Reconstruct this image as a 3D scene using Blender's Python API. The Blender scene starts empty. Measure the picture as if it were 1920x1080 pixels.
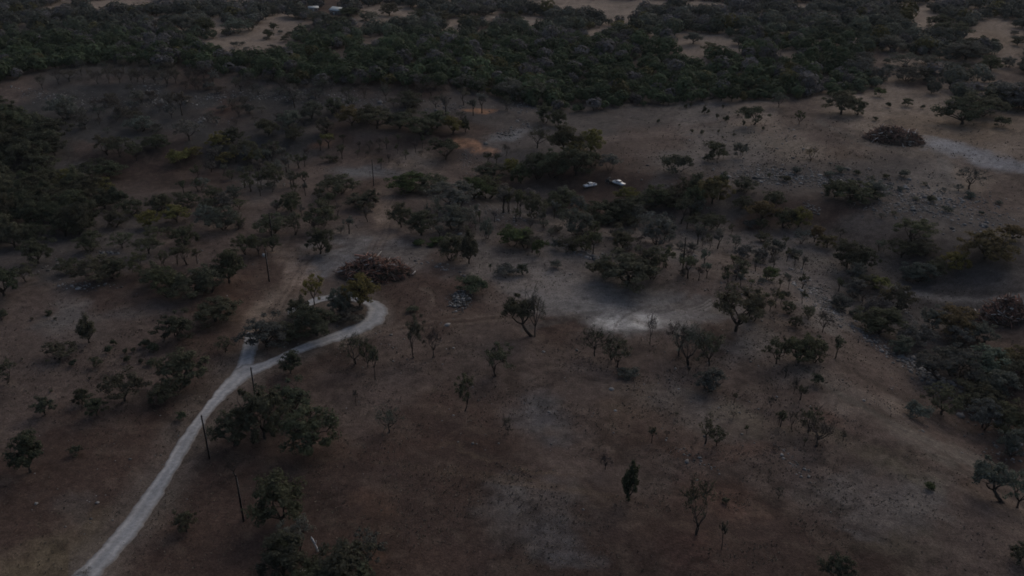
import bpy, math
import numpy as np
from math import radians, sin, cos, tan, atan, pi

# ---------------------------------------------------------------- camera, sky, sun, exposure
SC = bpy.context.scene
COL = SC.collection
CAM_H, PITCH, FPX = 105.6, 26.0, 1600.0          # drone height (m), degrees below level, focal length in 1920-px units
cd = bpy.data.cameras.new('camera'); cam = bpy.data.objects.new('camera', cd); COL.objects.link(cam)
cd.sensor_width = 36.0; cd.lens = 36.0 * FPX / 1920.0; cd.clip_start = 0.5; cd.clip_end = 60000
cam.location = (0, 0, CAM_H); cam.rotation_euler = (radians(90 - PITCH), 0, 0)
SC.camera = cam

SUN_EL, SUN_AZ = 38.0, 35.0                      # overcast dusk: a broad, weak light from beyond the scene
wd = bpy.data.worlds.new('World'); SC.world = wd; wd.use_nodes = True
nt = wd.node_tree; bg = nt.nodes['Background']
sky = nt.nodes.new('ShaderNodeTexSky'); sky.sky_type = 'NISHITA'; sky.sun_disc = False
sky.sun_elevation = radians(SUN_EL); sky.sun_rotation = radians(SUN_AZ); sky.air_density = 1.0; sky.dust_density = 4.0; sky.ozone_density = 1.0
nt.links.new(sky.outputs[0], bg.inputs[0]); bg.inputs[1].default_value = 0.12
sd = bpy.data.lights.new('sun', 'SUN'); sun = bpy.data.objects.new('sun', sd); COL.objects.link(sun)
sd.energy = 0.5; sd.angle = radians(75); sd.color = (1.0, 0.93, 0.86)
sun.rotation_euler = (radians(90 - SUN_EL), 0, radians(180 - SUN_AZ)); sun.location = (0, 300, 400)
SC.view_settings.view_transform = 'Standard'; SC.view_settings.look = 'None'
SC.view_settings.exposure = -0.60; SC.view_settings.gamma = 1.0
HAZE = .000036
SC.cycles.volume_bounces = 0; SC.cycles.filter_width = 1.75; SC.cycles.max_bounces = 4; SC.cycles.diffuse_bounces = 3; SC.cycles.transparent_max_bounces = 4

RNG = np.random.default_rng(11)

# ---------------------------------------------------------------- helpers
def tag(o, label=None, cat=None, group=None, kind=None):
    for k, v in (('label', label), ('category', cat), ('group', group), ('kind', kind)):
        if v: o[k] = v
    return o
def empty(name, loc=(0, 0, 0), rz=0.0):
    o = bpy.data.objects.new(name, None); COL.objects.link(o); o.location = loc; o.rotation_euler = (0, 0, rz)
    o.empty_display_size = 0.3
    return o
def link(name, me, parent=None, loc=None):
    o = bpy.data.objects.new(name, me); COL.objects.link(o)
    if parent: o.parent = parent
    if loc is not None: o.location = loc
    return o
def mesh_np(name, V, F, mats, col=None, smooth=False, fmat=None):
    """V (n,3); F list of (m,k) index arrays; one material or several (fmat = one index per face)."""
    me = bpy.data.meshes.new(name)
    V = np.asarray(V, np.float32)
    F = [np.asarray(f, np.int32) for f in F if len(f)]
    me.vertices.add(len(V)); me.vertices.foreach_set('co', V.ravel())
    tot = np.concatenate([np.full(len(f), f.shape[1], np.int32) for f in F])
    idx = np.concatenate([f.ravel() for f in F])
    start = np.concatenate([[0], np.cumsum(tot)[:-1]]).astype(np.int32)
    me.loops.add(len(idx)); me.loops.foreach_set('vertex_index', idx)
    me.polygons.add(len(tot)); me.polygons.foreach_set('loop_start', start); me.polygons.foreach_set('loop_total', tot)
    if smooth: me.polygons.foreach_set('use_smooth', np.ones(len(tot), bool))
    if fmat is not None: me.polygons.foreach_set('material_index', np.asarray(fmat, np.int32))
    me.update(calc_edges=True)
    if col is not None:
        at = me.color_attributes.new('tint', 'FLOAT_COLOR', 'POINT')
        c = np.ones((len(V), 4), np.float32); c[:, :3] = col
        at.data.foreach_set('color', c.ravel())
    for m in (mats if isinstance(mats, (list, tuple)) else [mats]): me.materials.append(m)
    return me
class MB:
    """collects boxes, tubes, prisms ... for one mesh"""
    def __init__(s): s.V, s.Q, s.T, s.P, s.n = [], [], [], [], 0
    def add(s, V, Q=(), T=()):
        V = np.asarray(V, float)
        if len(Q): s.Q.append(np.asarray(Q, int) + s.n)
        if len(T): s.T.append(np.asarray(T, int) + s.n)
        s.V.append(V); s.n += len(V)
    def box(s, c, d, rot=None):
        v = np.array([[x, y, z] for x in (-.5, .5) for y in (-.5, .5) for z in (-.5, .5)]) * np.array(d)
        if rot is not None: v = v @ np.asarray(rot).T
        s.add(v + np.array(c), [[0, 1, 3, 2], [4, 6, 7, 5], [0, 4, 5, 1], [2, 3, 7, 6], [0, 2, 6, 4], [1, 5, 7, 3]])
    def tube(s, pts, rad, sides=6, cap=True):
        V, Q, T = tube(pts, rad, sides, cap); s.add(V, Q, T)
    def prism(s, prof, x0, x1, axis=0, inset=0.0):
        """closed outline prof (a,b) extruded along an axis"""
        n = len(prof); c = np.mean(prof, 0); V = []
        for x, k in ((x0, 0), (x1, 0)):
            for a, b in prof:
                V.append((x, a, b) if axis == 0 else ((a, x, b) if axis == 1 else (a, b, x)))
        V += [((x, *c) if axis == 0 else ((c[0], x, c[1]) if axis == 1 else (*c, x))) for x in (x0, x1)]
        Q = [[i, (i + 1) % n, n + (i + 1) % n, n + i] for i in range(n)]
        T = [[2 * n, (i + 1) % n, i] for i in range(n)] + [[2 * n + 1, n + i, n + (i + 1) % n] for i in range(n)]
        s.add(V, Q, T)
    def hull4(s, a, b):
        """loft between two quads"""
        V = list(a) + list(b)
        s.add(V, [[3, 2, 1, 0], [4, 5, 6, 7]] + [[i, (i + 1) % 4, 4 + (i + 1) % 4, 4 + i] for i in range(4)])
    def mesh(s, name, mat, smooth=False, col=None):
        return mesh_np(name, np.concatenate(s.V), [np.concatenate(x) for x in (s.Q, s.T) if x], mat, col, smooth)
    def build(s, name, mat, parent=None, smooth=False, loc=None):
        return link(name, s.mesh(name, mat, smooth), parent, loc)
def tube(pts, rad, sides=6, cap=True):
    pts = np.asarray(pts, float); n = len(pts)
    rad = np.broadcast_to(np.asarray(rad, float), (n,))
    d = np.gradient(pts, axis=0); d /= np.linalg.norm(d, axis=1)[:, None] + 1e-9
    ref = np.array([0, 0, 1.0]) if abs(d[0][2]) < .9 else np.array([1.0, 0, 0])
    a = np.cross(d, ref); a /= np.linalg.norm(a, axis=1)[:, None] + 1e-9
    b = np.cross(d, a)
    th = np.arange(sides) * 2 * pi / sides
    V = pts[:, None] + rad[:, None, None] * (np.cos(th)[None, :, None] * a[:, None] + np.sin(th)[None, :, None] * b[:, None])
    V = V.reshape(-1, 3); Q = []
    for i in range(n - 1):
        for k in range(sides):
            k2 = (k + 1) % sides
            Q.append([i * sides + k, i * sides + k2, (i + 1) * sides + k2, (i + 1) * sides + k])
    T = []
    if cap:
        V = np.vstack([V, pts[:1], pts[-1:]]); c0, c1 = n * sides, n * sides + 1
        for k in range(sides):
            k2 = (k + 1) % sides
            T += [[c0, k2, k], [c1, (n - 1) * sides + k, (n - 1) * sides + k2]]
    return V, Q, T

# value noise
_P = np.random.default_rng(5).random((256, 256))
def vnoise(x, y):
    xi = np.floor(x).astype(int); yi = np.floor(y).astype(int); fx = x - xi; fy = y - yi
    fx = fx * fx * (3 - 2 * fx); fy = fy * fy * (3 - 2 * fy)
    g = lambda i, j: _P[i & 255, j & 255]
    return (g(xi, yi) * (1 - fx) + g(xi + 1, yi) * fx) * (1 - fy) + (g(xi, yi + 1) * (1 - fx) + g(xi + 1, yi + 1) * fx) * fy
def fbm(x, y, sc, oct=4, off=0.0):
    v = 0; a = .5; t = 0
    for o in range(oct):
        v = v + a * vnoise(x / sc + off + 17.3 * o, y / sc + off * 1.7 + 9.1 * o); t += a; a *= .5; sc *= .5
    return v / t
def sstep(a, b, x):
    t = np.clip((x - a) / (b - a), 0, 1); return t * t * (3 - 2 * t)

# ---------------------------------------------------------------- photo <-> ground
CP, SP = cos(radians(PITCH)), sin(radians(PITCH))
def rays(u, v):
    a = (np.asarray(u, float) - 960) / FPX; b = (np.asarray(v, float) - 540) / FPX
    return a, CP - b * SP, -SP - b * CP          # direction x, y, z
def flat(u, v):
    dx, dy, dz = rays(u, v); t = -CAM_H / dz
    return dx * t, dy * t
_VAL = [(-500, 345), (0, 335), (200, 322), (450, 300), (640, 285), (880, 305), (1000, 345), (1200, 385), (1450, 432), (1600, 480), (1740, 545), (1850, 640), (1960, 740), (2200, 900)]
_VX, _VY = flat([p[0] for p in _VAL], [p[1] for p in _VAL])
_VD = [5, 5, 5.5, 5, 3.5, 3.5, 5, 5.5, 6, 7, 8, 8.5, 9, 9]
_VW = [34, 34, 32, 30, 24, 24, 28, 30, 34, 38, 42, 40, 40, 40]
def height(x, y):
    x = np.asarray(x, float); y = np.asarray(y, float)
    z = 11.0 * sstep(345, 470, y + 14 * (fbm(x, y, 90, 2, 3.) - .5)) * (1 - sstep(-70, 40, x))      # hillside on the left
    z = z + 7.0 * sstep(430, 560, y) * sstep(-70, 40, x)                                            # rise beyond the creek
    z = z + 5.0 * sstep(285, 370, y) * sstep(70, 150, x)                                            # stony rise on the right
    best = np.full(np.broadcast(x, y).shape, 0.0)
    for i in range(len(_VX) - 1):
        ax, ay, bx, by = _VX[i], _VY[i], _VX[i + 1], _VY[i + 1]
        L2 = (bx - ax) ** 2 + (by - ay) ** 2
        t = np.clip(((x - ax) * (bx - ax) + (y - ay) * (by - ay)) / L2, 0, 1)
        d = np.hypot(x - ax - t * (bx - ax), y - ay - t * (by - ay))
        w = _VW[i] + t * (_VW[i + 1] - _VW[i]); dep = _VD[i] + t * (_VD[i + 1] - _VD[i])
        best = np.maximum(best, dep * (1 - sstep(.3, 1.15, d / w)))
    z = z - best
    far = sstep(300, 900, y)
    z = z + (fbm(x, y, 60, 3, 1.) - .5) * (1.2 + 7 * far) + (fbm(x, y, 9, 3, 7.) - .5) * .55
    z = z + 34 * sstep(1000, 2600, y) * fbm(x, y, 700, 3, 2.)
    return z
def ground(u, v):
    """the point of the ground seen at photo position (u, v)"""
    dx, dy, dz = rays(u, v); z = 0.0
    for _ in range(24):
        t = (z - CAM_H) / dz; x, y = dx * t, dy * t
        z = .4 * z + .6 * height(x, y)
    return x, y, height(x, y)
def project(x, y, z):
    dy, dz = np.asarray(y, float), np.asarray(z, float) - CAM_H
    Z = dy * CP - dz * SP
    return 960 + FPX * np.asarray(x) / Z, 540 - FPX * (dy * SP + dz * CP) / Z, Z

# ---------------------------------------------------------------- materials
def mat(name):
    m = bpy.data.materials.new(name); m.use_nodes = True
    return m, m.node_tree.nodes, m.node_tree.links, m.node_tree.nodes['Principled BSDF']
def N(ns, t, **kw):
    n = ns.new(t)
    for k, v in kw.items(): setattr(n, k, v)
    return n
def simple(name, c, rough=.7, metal=0.0, spec=.3, var=.25, scale=3.0):
    m, ns, ls, b = mat(name)
    tc = N(ns, 'ShaderNodeTexCoord'); nz = N(ns, 'ShaderNodeTexNoise'); nz.inputs['Scale'].default_value = scale; nz.inputs['Detail'].default_value = 4
    ls.new(tc.outputs['Object'], nz.inputs['Vector'])
    mr = N(ns, 'ShaderNodeMapRange'); mr.inputs[3].default_value = 1 - var; mr.inputs[4].default_value = 1 + var
    mr.inputs[1].default_value = .3; mr.inputs[2].default_value = .7
    ls.new(nz.outputs[0], mr.inputs[0])
    mx = N(ns, 'ShaderNodeVectorMath', operation='SCALE'); mx.inputs[0].default_value = c
    ls.new(mr.outputs[0], mx.inputs['Scale']); ls.new(mx.outputs[0], b.inputs['Base Color'])
    b.inputs['Roughness'].default_value = rough; b.inputs['Metallic'].default_value = metal; b.inputs['Specular IOR Level'].default_value = spec
    return m
def tinted(name, source, rough=.85, spec=.15, var=.35, scale=1.2, trans=0.0):
    """colour from the object's own colour ('object') or from the tint attribute ('tint')"""
    m, ns, ls, b = mat(name)
    if source == 'object':
        s = N(ns, 'ShaderNodeObjectInfo'); co = s.outputs['Color']
    else:
        s = N(ns, 'ShaderNodeAttribute', attribute_name='tint'); co = s.outputs['Color']
    ge = N(ns, 'ShaderNodeNewGeometry')
    mr = N(ns, 'ShaderNodeMapRange'); mr.inputs[3].default_value = 1 - var; mr.inputs[4].default_value = 1 + var
    ls.new(ge.outputs['Random Per Island'], mr.inputs[0])
    nz = N(ns, 'ShaderNodeTexNoise'); nz.inputs['Scale'].default_value = scale; nz.inputs['Detail'].default_value = 2
    ls.new(ge.outputs['Position'], nz.inputs['Vector'])
    m2 = N(ns, 'ShaderNodeMapRange'); m2.inputs[1].default_value = .3; m2.inputs[2].default_value = .7; m2.inputs[3].default_value = .75; m2.inputs[4].default_value = 1.25
    ls.new(nz.outputs[0], m2.inputs[0])
    mu = N(ns, 'ShaderNodeMath', operation='MULTIPLY'); ls.new(mr.outputs[0], mu.inputs[0]); ls.new(m2.outputs[0], mu.inputs[1])
    mx = N(ns, 'ShaderNodeVectorMath', operation='SCALE'); ls.new(co, mx.inputs[0]); ls.new(mu.outputs[0], mx.inputs['Scale'])
    ls.new(mx.outputs[0], b.inputs['Base Color'])
    b.inputs['Roughness'].default_value = rough; b.inputs['Specular IOR Level'].default_value = spec
    if trans:
        tr = N(ns, 'ShaderNodeBsdfTranslucent'); ls.new(mx.outputs[0], tr.inputs[0])
        ms = N(ns, 'ShaderNodeMixShader'); ms.inputs[0].default_value = trans; ls.new(b.outputs[0], ms.inputs[1]); ls.new(tr.outputs[0], ms.inputs[2])
        ls.new(ms.outputs[0], ns['Material Output'].inputs['Surface'])
    return m
M_LEAF = tinted('leaves', 'object', trans=.5)
M_BARK = simple('bark', (.048, .040, .035), .9, 0, .1, .35, 2.0)
M_TWIG = simple('grey_twigs', (.056, .050, .045), .9, 0, .1, .3, 2.0)
M_WOOD = tinted('woodland_leaves', 'tint', var=.3, trans=.35)
M_STONE = tinted('limestone', 'tint', rough=.9, var=.35)
M_TUFT = tinted('dry_tufts', 'tint', rough=.95, var=.4)
M_LOG = tinted('cut_branches', 'tint', rough=.9, var=.45)
M_POLE = simple('creosote_pole', (.018, .014, .012), .85, 0, .2, .35, 1.5)

# ---------------------------------------------------------------- the ground sheet
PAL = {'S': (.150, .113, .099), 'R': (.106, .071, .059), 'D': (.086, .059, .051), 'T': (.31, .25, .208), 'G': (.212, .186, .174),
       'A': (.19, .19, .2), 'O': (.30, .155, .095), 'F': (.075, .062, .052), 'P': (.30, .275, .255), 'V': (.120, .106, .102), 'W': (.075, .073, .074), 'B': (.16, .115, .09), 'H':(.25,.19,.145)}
ANCH = """
0,1070,B 90,1000,B 60,900,R 40,960,R 300,1040,R 420,1060,R 250,860,R 150,820,R 40,760,S 120,720,S 230,700,S 20,640,S 130,590,G 60,560,S 250,600,S 330,590,S
420,560,R 380,640,R 400,720,R 300,780,R 430,880,R 520,1060,D 350,940,R 420,960,R 700,1040,R 640,960,D 620,860,R 720,880,D 800,820,R 680,760,S 760,720,S 850,760,R
840,900,R 900,980,D 900,800,R 880,840,D 980,900,D 800,1020,R 960,1060,D 1080,1040,D 1060,880,S 1000,800,S 1040,750,S 1120,720,S 1200,760,B 1180,830,R 1140,900,S 1240,900,S 1100,960,D
1260,980,R 1340,1060,R 1260,1060,D 1380,960,R 1460,900,S 1420,840,S 1350,780,S 1440,1020,D 1560,1040,D 1660,1060,D 1760,1020,S 1860,1060,S 1850,960,S 1760,940,G 1700,860,S
1600,840,S 1560,760,S 1640,720,S 1500,700,S 1440,720,S 1700,780,S 1800,840,S 1880,880,D 1900,760,D 1600,680,S 1540,650,S 1460,640,S 1400,640,G 1330,640,R 1240,650,S
1180,680,S 1080,680,S 1000,690,S 900,640,S 850,600,R 800,620,R 760,560,R 820,520,R 740,640,S 900,690,S 960,620,S 1030,620,R 620,640,D 560,640,D 600,600,D
540,560,B 500,600,B 470,560,R 460,530,R 540,490,R 560,450,S 590,470,G 640,460,G 720,440,S 720,390,S 760,480,G 820,480,S 900,480,G 960,500,G 1000,540,G 920,540,S
1040,470,G 1100,490,G 1160,560,V 1240,560,G 1300,540,S 1360,500,S 1330,450,G 1400,460,G 1460,500,G 1520,560,G 1450,570,S 1560,600,G 1500,460,G 1350,400,V 1300,360,D
1400,420,D 1480,400,D 1560,400,D 1640,440,V 1700,420,V 1600,430,V 1760,400,V 1800,340,T 1850,300,S 1740,340,G 1680,330,V 1600,340,V 1500,330,V 1440,330,V 1400,290,G 1500,280,T
1560,250,S 1620,230,T 1500,210,S 1420,220,T 1320,240,G 1240,260,S 1180,260,S 1130,240,V 1200,220,V 1300,200,G 1280,300,G 1150,310,D 1120,350,D 1200,340,D 1240,360,V
1700,240,H 1780,240,H 1850,250,H 1780,200,T 1700,190,T 1600,190,T 1860,290,T 1900,340,S 1860,380,S 1840,430,V 1880,480,V 1740,500,V 1700,540,V 1800,540,V 1880,540,V 1900,630,S
1860,650,S 1820,580,V 1640,520,V 1660,470,V 1720,600,V 1780,680,V
1000,280,V 960,300,V 900,320,S 860,320,S 780,300,T 720,280,S 660,290,S 640,320,S 580,330,S 700,360,R 620,400,S 560,380,S 480,350,V 420,340,D 440,380,S 400,440,S
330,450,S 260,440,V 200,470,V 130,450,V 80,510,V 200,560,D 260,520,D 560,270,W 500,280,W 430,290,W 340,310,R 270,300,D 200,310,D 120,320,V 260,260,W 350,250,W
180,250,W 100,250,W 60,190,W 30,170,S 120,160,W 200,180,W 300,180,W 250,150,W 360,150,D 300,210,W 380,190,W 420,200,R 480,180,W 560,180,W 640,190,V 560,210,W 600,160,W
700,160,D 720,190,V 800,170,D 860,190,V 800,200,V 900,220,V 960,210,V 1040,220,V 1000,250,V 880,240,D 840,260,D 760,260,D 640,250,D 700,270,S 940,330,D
1060,330,D 1000,400,V 940,380,V 860,370,V 880,420,V 980,440,S 1120,400,D 1040,420,V 1160,440,V 1240,420,V 1280,470,G 1220,480,S
100,100,F 300,100,F 600,120,F 800,120,F 1000,120,F 1200,150,F 1400,150,F 1600,150,F 0,80,F 450,75,T 530,45,T 400,50,T 600,70,S 200,10,T 260,5,T 120,40,T 330,20,T 620,8,R
720,25,T 850,50,T 770,20,T 1000,40,T 920,60,S 1050,5,T 900,20,T 1150,50,T 1310,80,T 1370,90,T 1290,110,T 1380,60,T 1500,70,T 1480,10,T 1300,10,T 1600,60,T 1730,45,T 1860,70,H 1880,50,T 1830,40,T
1700,120,T 1760,120,T 1860,125,T 1640,110,S 1780,170,T 1740,160,S 1910,150,S 1900,20,T 1750,10,T
-300,300,V -300,700,S -200,1000,R -300,100,F 2200,200,T 2200,500,V 2200,900,S 960,1300,D 300,1300,R 1700,1300,S 400,-60,S 960,-60,V 1600,-60,S
"""
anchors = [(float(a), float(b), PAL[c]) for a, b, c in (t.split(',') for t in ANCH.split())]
# softer-edged patches: u, v, half width, half height, tilt (deg), colour, strength
PATCH = [
 (1085, 562, 170, 44, 14, (.30, .28, .272), .9), (1260, 575, 125, 28, 2, (.25, .24, .245), .9), (1150, 585, 110, 32, 8, (.31, .30, .295), .7),
 (1200, 560, 120, 16, 3, (.15, .145, .148), .6), (960, 525, 120, 24, 8, (.27, .235, .215), .75),
 (620, 485, 75, 26, -12, (.235, .228, .24), 1.0), (700, 462, 75, 15, 0, (.27, .25, .245), .85), (585, 490, 34, 18, -10, (.145, .142, .152), .6),
 (700, 322, 78, 13, 3, (.145, .148, .16), .9), (640, 335, 30, 10, 0, (.14, .14, .15), .5),
 (950, 256, 38, 13, -12, (.25, .25, .26), .85), (900, 280, 60, 22, 12, (.13, .125, .13), .5), (968, 250, 22, 8, -10, (.33, .33, .34), .7),
 (888, 274, 36, 9, 21, (.48, .27, .175), .98), (893, 207, 36, 3.6, 0, (.46, .25, .15), .98), (600, 272, 18, 9, -10, (.30, .16, .10), .8), (690, 290, 50, 10, 4, (.22, .15, .11), .5),
 (1775, 277, 60, 14, 12, (.40, .40, .42), .95), (1855, 300, 85, 16, 14, (.34, .34, .365), .95), (1930, 318, 60, 14, 14, (.28, .28, .305), .9), (1750, 262, 26, 8, 10, (.36, .36, .36), .6),
 (1600, 250, 110, 9, 12, (.19, .155, .135), .5), (1775, 345, 16, 55, -8, (.26, .24, .225), .6),
 (1015, 775, 64, 52, 0, (.150, .145, .152), .75), (1000, 965, 108, 82, 20, (.180, .167, .163), .62), (1050, 1015, 60, 45, 20, (.15, .148, .158), .55), (960, 920, 60, 30, 10, (.155, .145, .14), .45),
 (1650, 930, 135, 75, 15, (.165, .150, .145), .65), (1610, 980, 45, 14, 20, (.22, .21, .205), .45),
 (1310, 775, 160, 40, 18, (.20, .172, .152), .5), (1290, 760, 60, 26, 22, (.235, .20, .18), .4), (1560, 715, 150, 36, 26, (.235, .195, .17), .6), (1740, 830, 170, 20, 27, (.20, .175, .155), .55), (1850, 880, 90, 14, 20, (.185, .165, .15), .5),
 (1560, 775, 60, 22, 24, (.155, .09, .07), .55), (1350, 850, 160, 22, 5, (.17, .105, .082), .5), (1330, 940, 90, 40, 10, (.15, .09, .07), .6), (1300, 1050, 80, 40, 0, (.12, .068, .058), .6), (900, 835, 60, 14, 5, (.11, .066, .052), .5),
 (960, 880, 160, 8, 11, (.185, .135, .095), .6), (720, 840, 120, 30, 0, (.115, .072, .058), .5), (700, 1010, 60, 60, 20, (.175, .105, .075), .55),
 (60, 1040, 120, 56, -20, (.185, .150, .098), .65), (1640, 850, 150, 26, 24, (.20, .178, .125), .5), (1700, 1030, 160, 40, 10, (.165, .142, .108), .45), (1420, 800, 90, 30, 20, (.19, .162, .12), .4), (180, 960, 60, 30, -20, (.15, .118, .082), .4), (110, 940, 60, 35, 0, (.135, .118, .112), .5), (20, 900, 40, 30, 0, (.12, .08, .068), .4),
 (110, 600, 90, 14, -14, (.16, .148, .145), .6), (240, 590, 80, 12, -12, (.155, .14, .135), .45), (420, 560, 60, 40, -25, (.165, .095, .07), .55), (500, 585, 54, 36, -30, (.38, .285, .225), .89),
 (540, 500, 32, 60, -18, (.36, .28, .23), .85), (720, 400, 26, 66, 4, (.31, .24, .195), .8), (500, 345, 40, 30, 0, (.15, .135, .125), .4), (740, 430, 40, 24, -30, (.20, .16, .14), .5), (560, 470, 60, 8, 0, (.20, .16, .145), .6),
 (720, 620, 100, 14, 6, (.21, .16, .13), .5), (850, 590, 120, 10, 5, (.19, .145, .118), .5), (770, 650, 60, 10, 8, (.20, .15, .125), .45), (820, 535, 60, 16, 10, (.155, .10, .08), .5), (890, 455, 120, 8, 8, (.19, .155, .135), .4), (1080, 505, 60, 20, 30, (.21, .175, .155), .55), (1130, 430, 100, 9, 10, (.185, .145, .125), .5),
 (1340, 470, 50, 60, 10, (.175, .145, .13), .35), (1455, 480, 70, 14, 12, (.20, .178, .16), .5), (1540, 505, 60, 8, 30, (.21, .19, .17), .5), (1340, 570, 90, 14, -8, (.20, .165, .145), .6), (1350, 590, 40, 7, 18, (.28, .25, .23), .6), (1440, 610, 60, 24, 30, (.19, .14, .112), .5),
 (1380, 590, 60, 14, 20, (.21, .17, .14), .4), (1750, 560, 160, 7, 8, (.20, .185, .17), .45), (1690, 540, 60, 6, 12, (.21, .19, .175), .5), (1500, 390, 60, 20, 0, (.085, .062, .056), .6), (1620, 445, 90, 20, 8, (.125, .10, .095), .5), (1720, 560, 90, 22, 8, (.098, .09, .092), .55),
 (1900, 650, 60, 30, 10, (.17, .125, .10), .6), (1300, 205, 120, 12, 4, (.19, .17, .15), .4), (1250, 250, 120, 8, -8, (.185, .145, .125), .45), (1450, 270, 120, 20, 8, (.205, .178, .145), .45), (1570, 285, 60, 14, 0, (.17, .115, .085), .5),
 (420, 205, 60, 9, -4, (.165, .10, .082), .6), (330, 262, 26, 16, 0, (.155, .095, .08), .5), (300, 300, 70, 14, 0, (.13, .085, .072), .5), (150, 275, 30, 14, 20, (.13, .085, .072), .5), (40, 175, 60, 18, -10, (.15, .112, .098), .5), (125, 315, 50, 9, -8, (.15, .145, .145), .5),
 (780, 255, 100, 5, 5, (.19, .16, .135), .4), (200, 150, 130, 8, -4, (.15, .108, .092), .5), (500, 160, 160, 7, 4, (.135, .105, .098), .4), (720, 165, 120, 5, 2, (.145, .102, .09), .5), (930, 185, 60, 5, 6, (.15, .12, .11), .4),
 (930, 33, 80, 2.5, 6, (.40, .37, .33), .8), (820, 23, 60, 2, 3, (.36, .33, .29), .6), (1225, 62, 14, 4, 20, (.42, .40, .37), .7), (1330, 75, 60, 3, 3, (.32, .28, .24), .5),
 (1165, 598, 125, 30, 8, (.37, .352, .342), .85), (1180, 602, 66, 18, 10, (.86, .835, .815), .89),
]
def strokes():
    """faint wheel tracks: polyline, half width px, colour, strength"""
    S = []
    tr = (.12, .105, .10); lt = (.36, .335, .32)
    for k in range(4): S.append(([(980, 612 + 3 * k), (1080, 590 + 3 * k), (1170, 578 + 4 * k), (1250, 572 + 4 * k), (1330, 552 + 4 * k)], 1.3, tr, .45))
    for k in range(5): S.append(([(1090 + 14 * k, 566 + 2 * k), (1150 + 12 * k, 585 + 3 * k), (1200 + 10 * k, 608 + 3 * k)], 1.5, lt, .4))
    S.append(([(1150, 622), (1155, 605), (1172, 590), (1200, 580)], 1.5, tr, .6))
    for k in range(6): S.append(([(1262 + 5 * k, 580 + 2 * k), (1290 + 4 * k, 578 + 1.5 * k), (1318, 568 + 3 * k), (1332, 556 + 4 * k)], 1.2, lt if k % 2 else tr, .5))
    for k in range(4): S.append(([(500 + 7 * k, 590), (540 + 6 * k, 530), (560 + 6 * k, 490), (575 + 8 * k, 472), (620 + 10 * k, 455 + 2 * k)], 1.4, (.115, .085, .07) if k % 2 else (.235, .18, .15), .45))
    for k in range(4): S.append(([(690 + 9 * k, 470), (715 + 6 * k, 430), (722 + 5 * k, 390), (735 + 3 * k, 370)], 1.3, (.125, .095, .08) if k % 2 else (.235, .18, .15), .5))
    for k in range(3): S.append(([(740, 612 + 5 * k), (830, 600 + 5 * k), (930, 592 + 5 * k), (985, 586 + 6 * k)], 1.3, (.12, .085, .07) if k % 2 else (.22, .17, .14), .5))
    for k in range(3): S.append(([(800, 590 - 8 * k), (815, 570 - 6 * k), (808, 550 - 4 * k), (790, 540)], 1.2, (.215, .165, .135), .4))
    for k in range(3): S.append(([(1335 + 6 * k, 560), (1345 + 8 * k, 520), (1350 + 9 * k, 480), (1345 + 12 * k, 450)], 1.2, (.115, .09, .08) if k % 2 else (.2, .165, .15), .45))
    for k in range(2): S.append(([(1640, 528 + 8 * k), (1700, 545 + 7 * k), (1760, 558 + 5 * k), (1840, 562 + 4 * k), (1930, 550 + 6 * k)], 2.2, (.27, .245, .23), .6))
    for k in range(2): S.append(([(1500 + 6 * k, 690), (1580 + 6 * k, 745), (1690, 800 + 6 * k), (1800, 850 + 7 * k), (1930, 900 + 8 * k)], 2.5, (.2, .175, .155), .4))
    for k in range(2): S.append(([(660, 700 + 5 * k), (720, 672 + 6 * k), (780, 650 + 6 * k), (850, 640 + 5 * k)], 1.4, (.205, .155, .13), .45))
    S.append(([(1480, 175), (1440, 205), (1330, 232), (1220, 250), (1130, 262), (1040, 300)], 3, (.18, .14, .125), .5))
    S.append(([(1530, 225), (1620, 268), (1680, 282), (1760, 290)], 3, (.205, .175, .155), .5))
    S.append(([(1760, 290), (1775, 340), (1782, 390), (1760, 440), (1660, 470)], 4, (.19, .17, .16), .45))
    for k in range(5): S.append(([(700 + 60 * k, 868 + 9 * k + 3 * (k % 2)), (860 + 60 * k, 878 + 12 * k), (1010 + 50 * k, 900 + 10 * k)], 2, (.165, .12, .09), .25))
    return S
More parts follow.
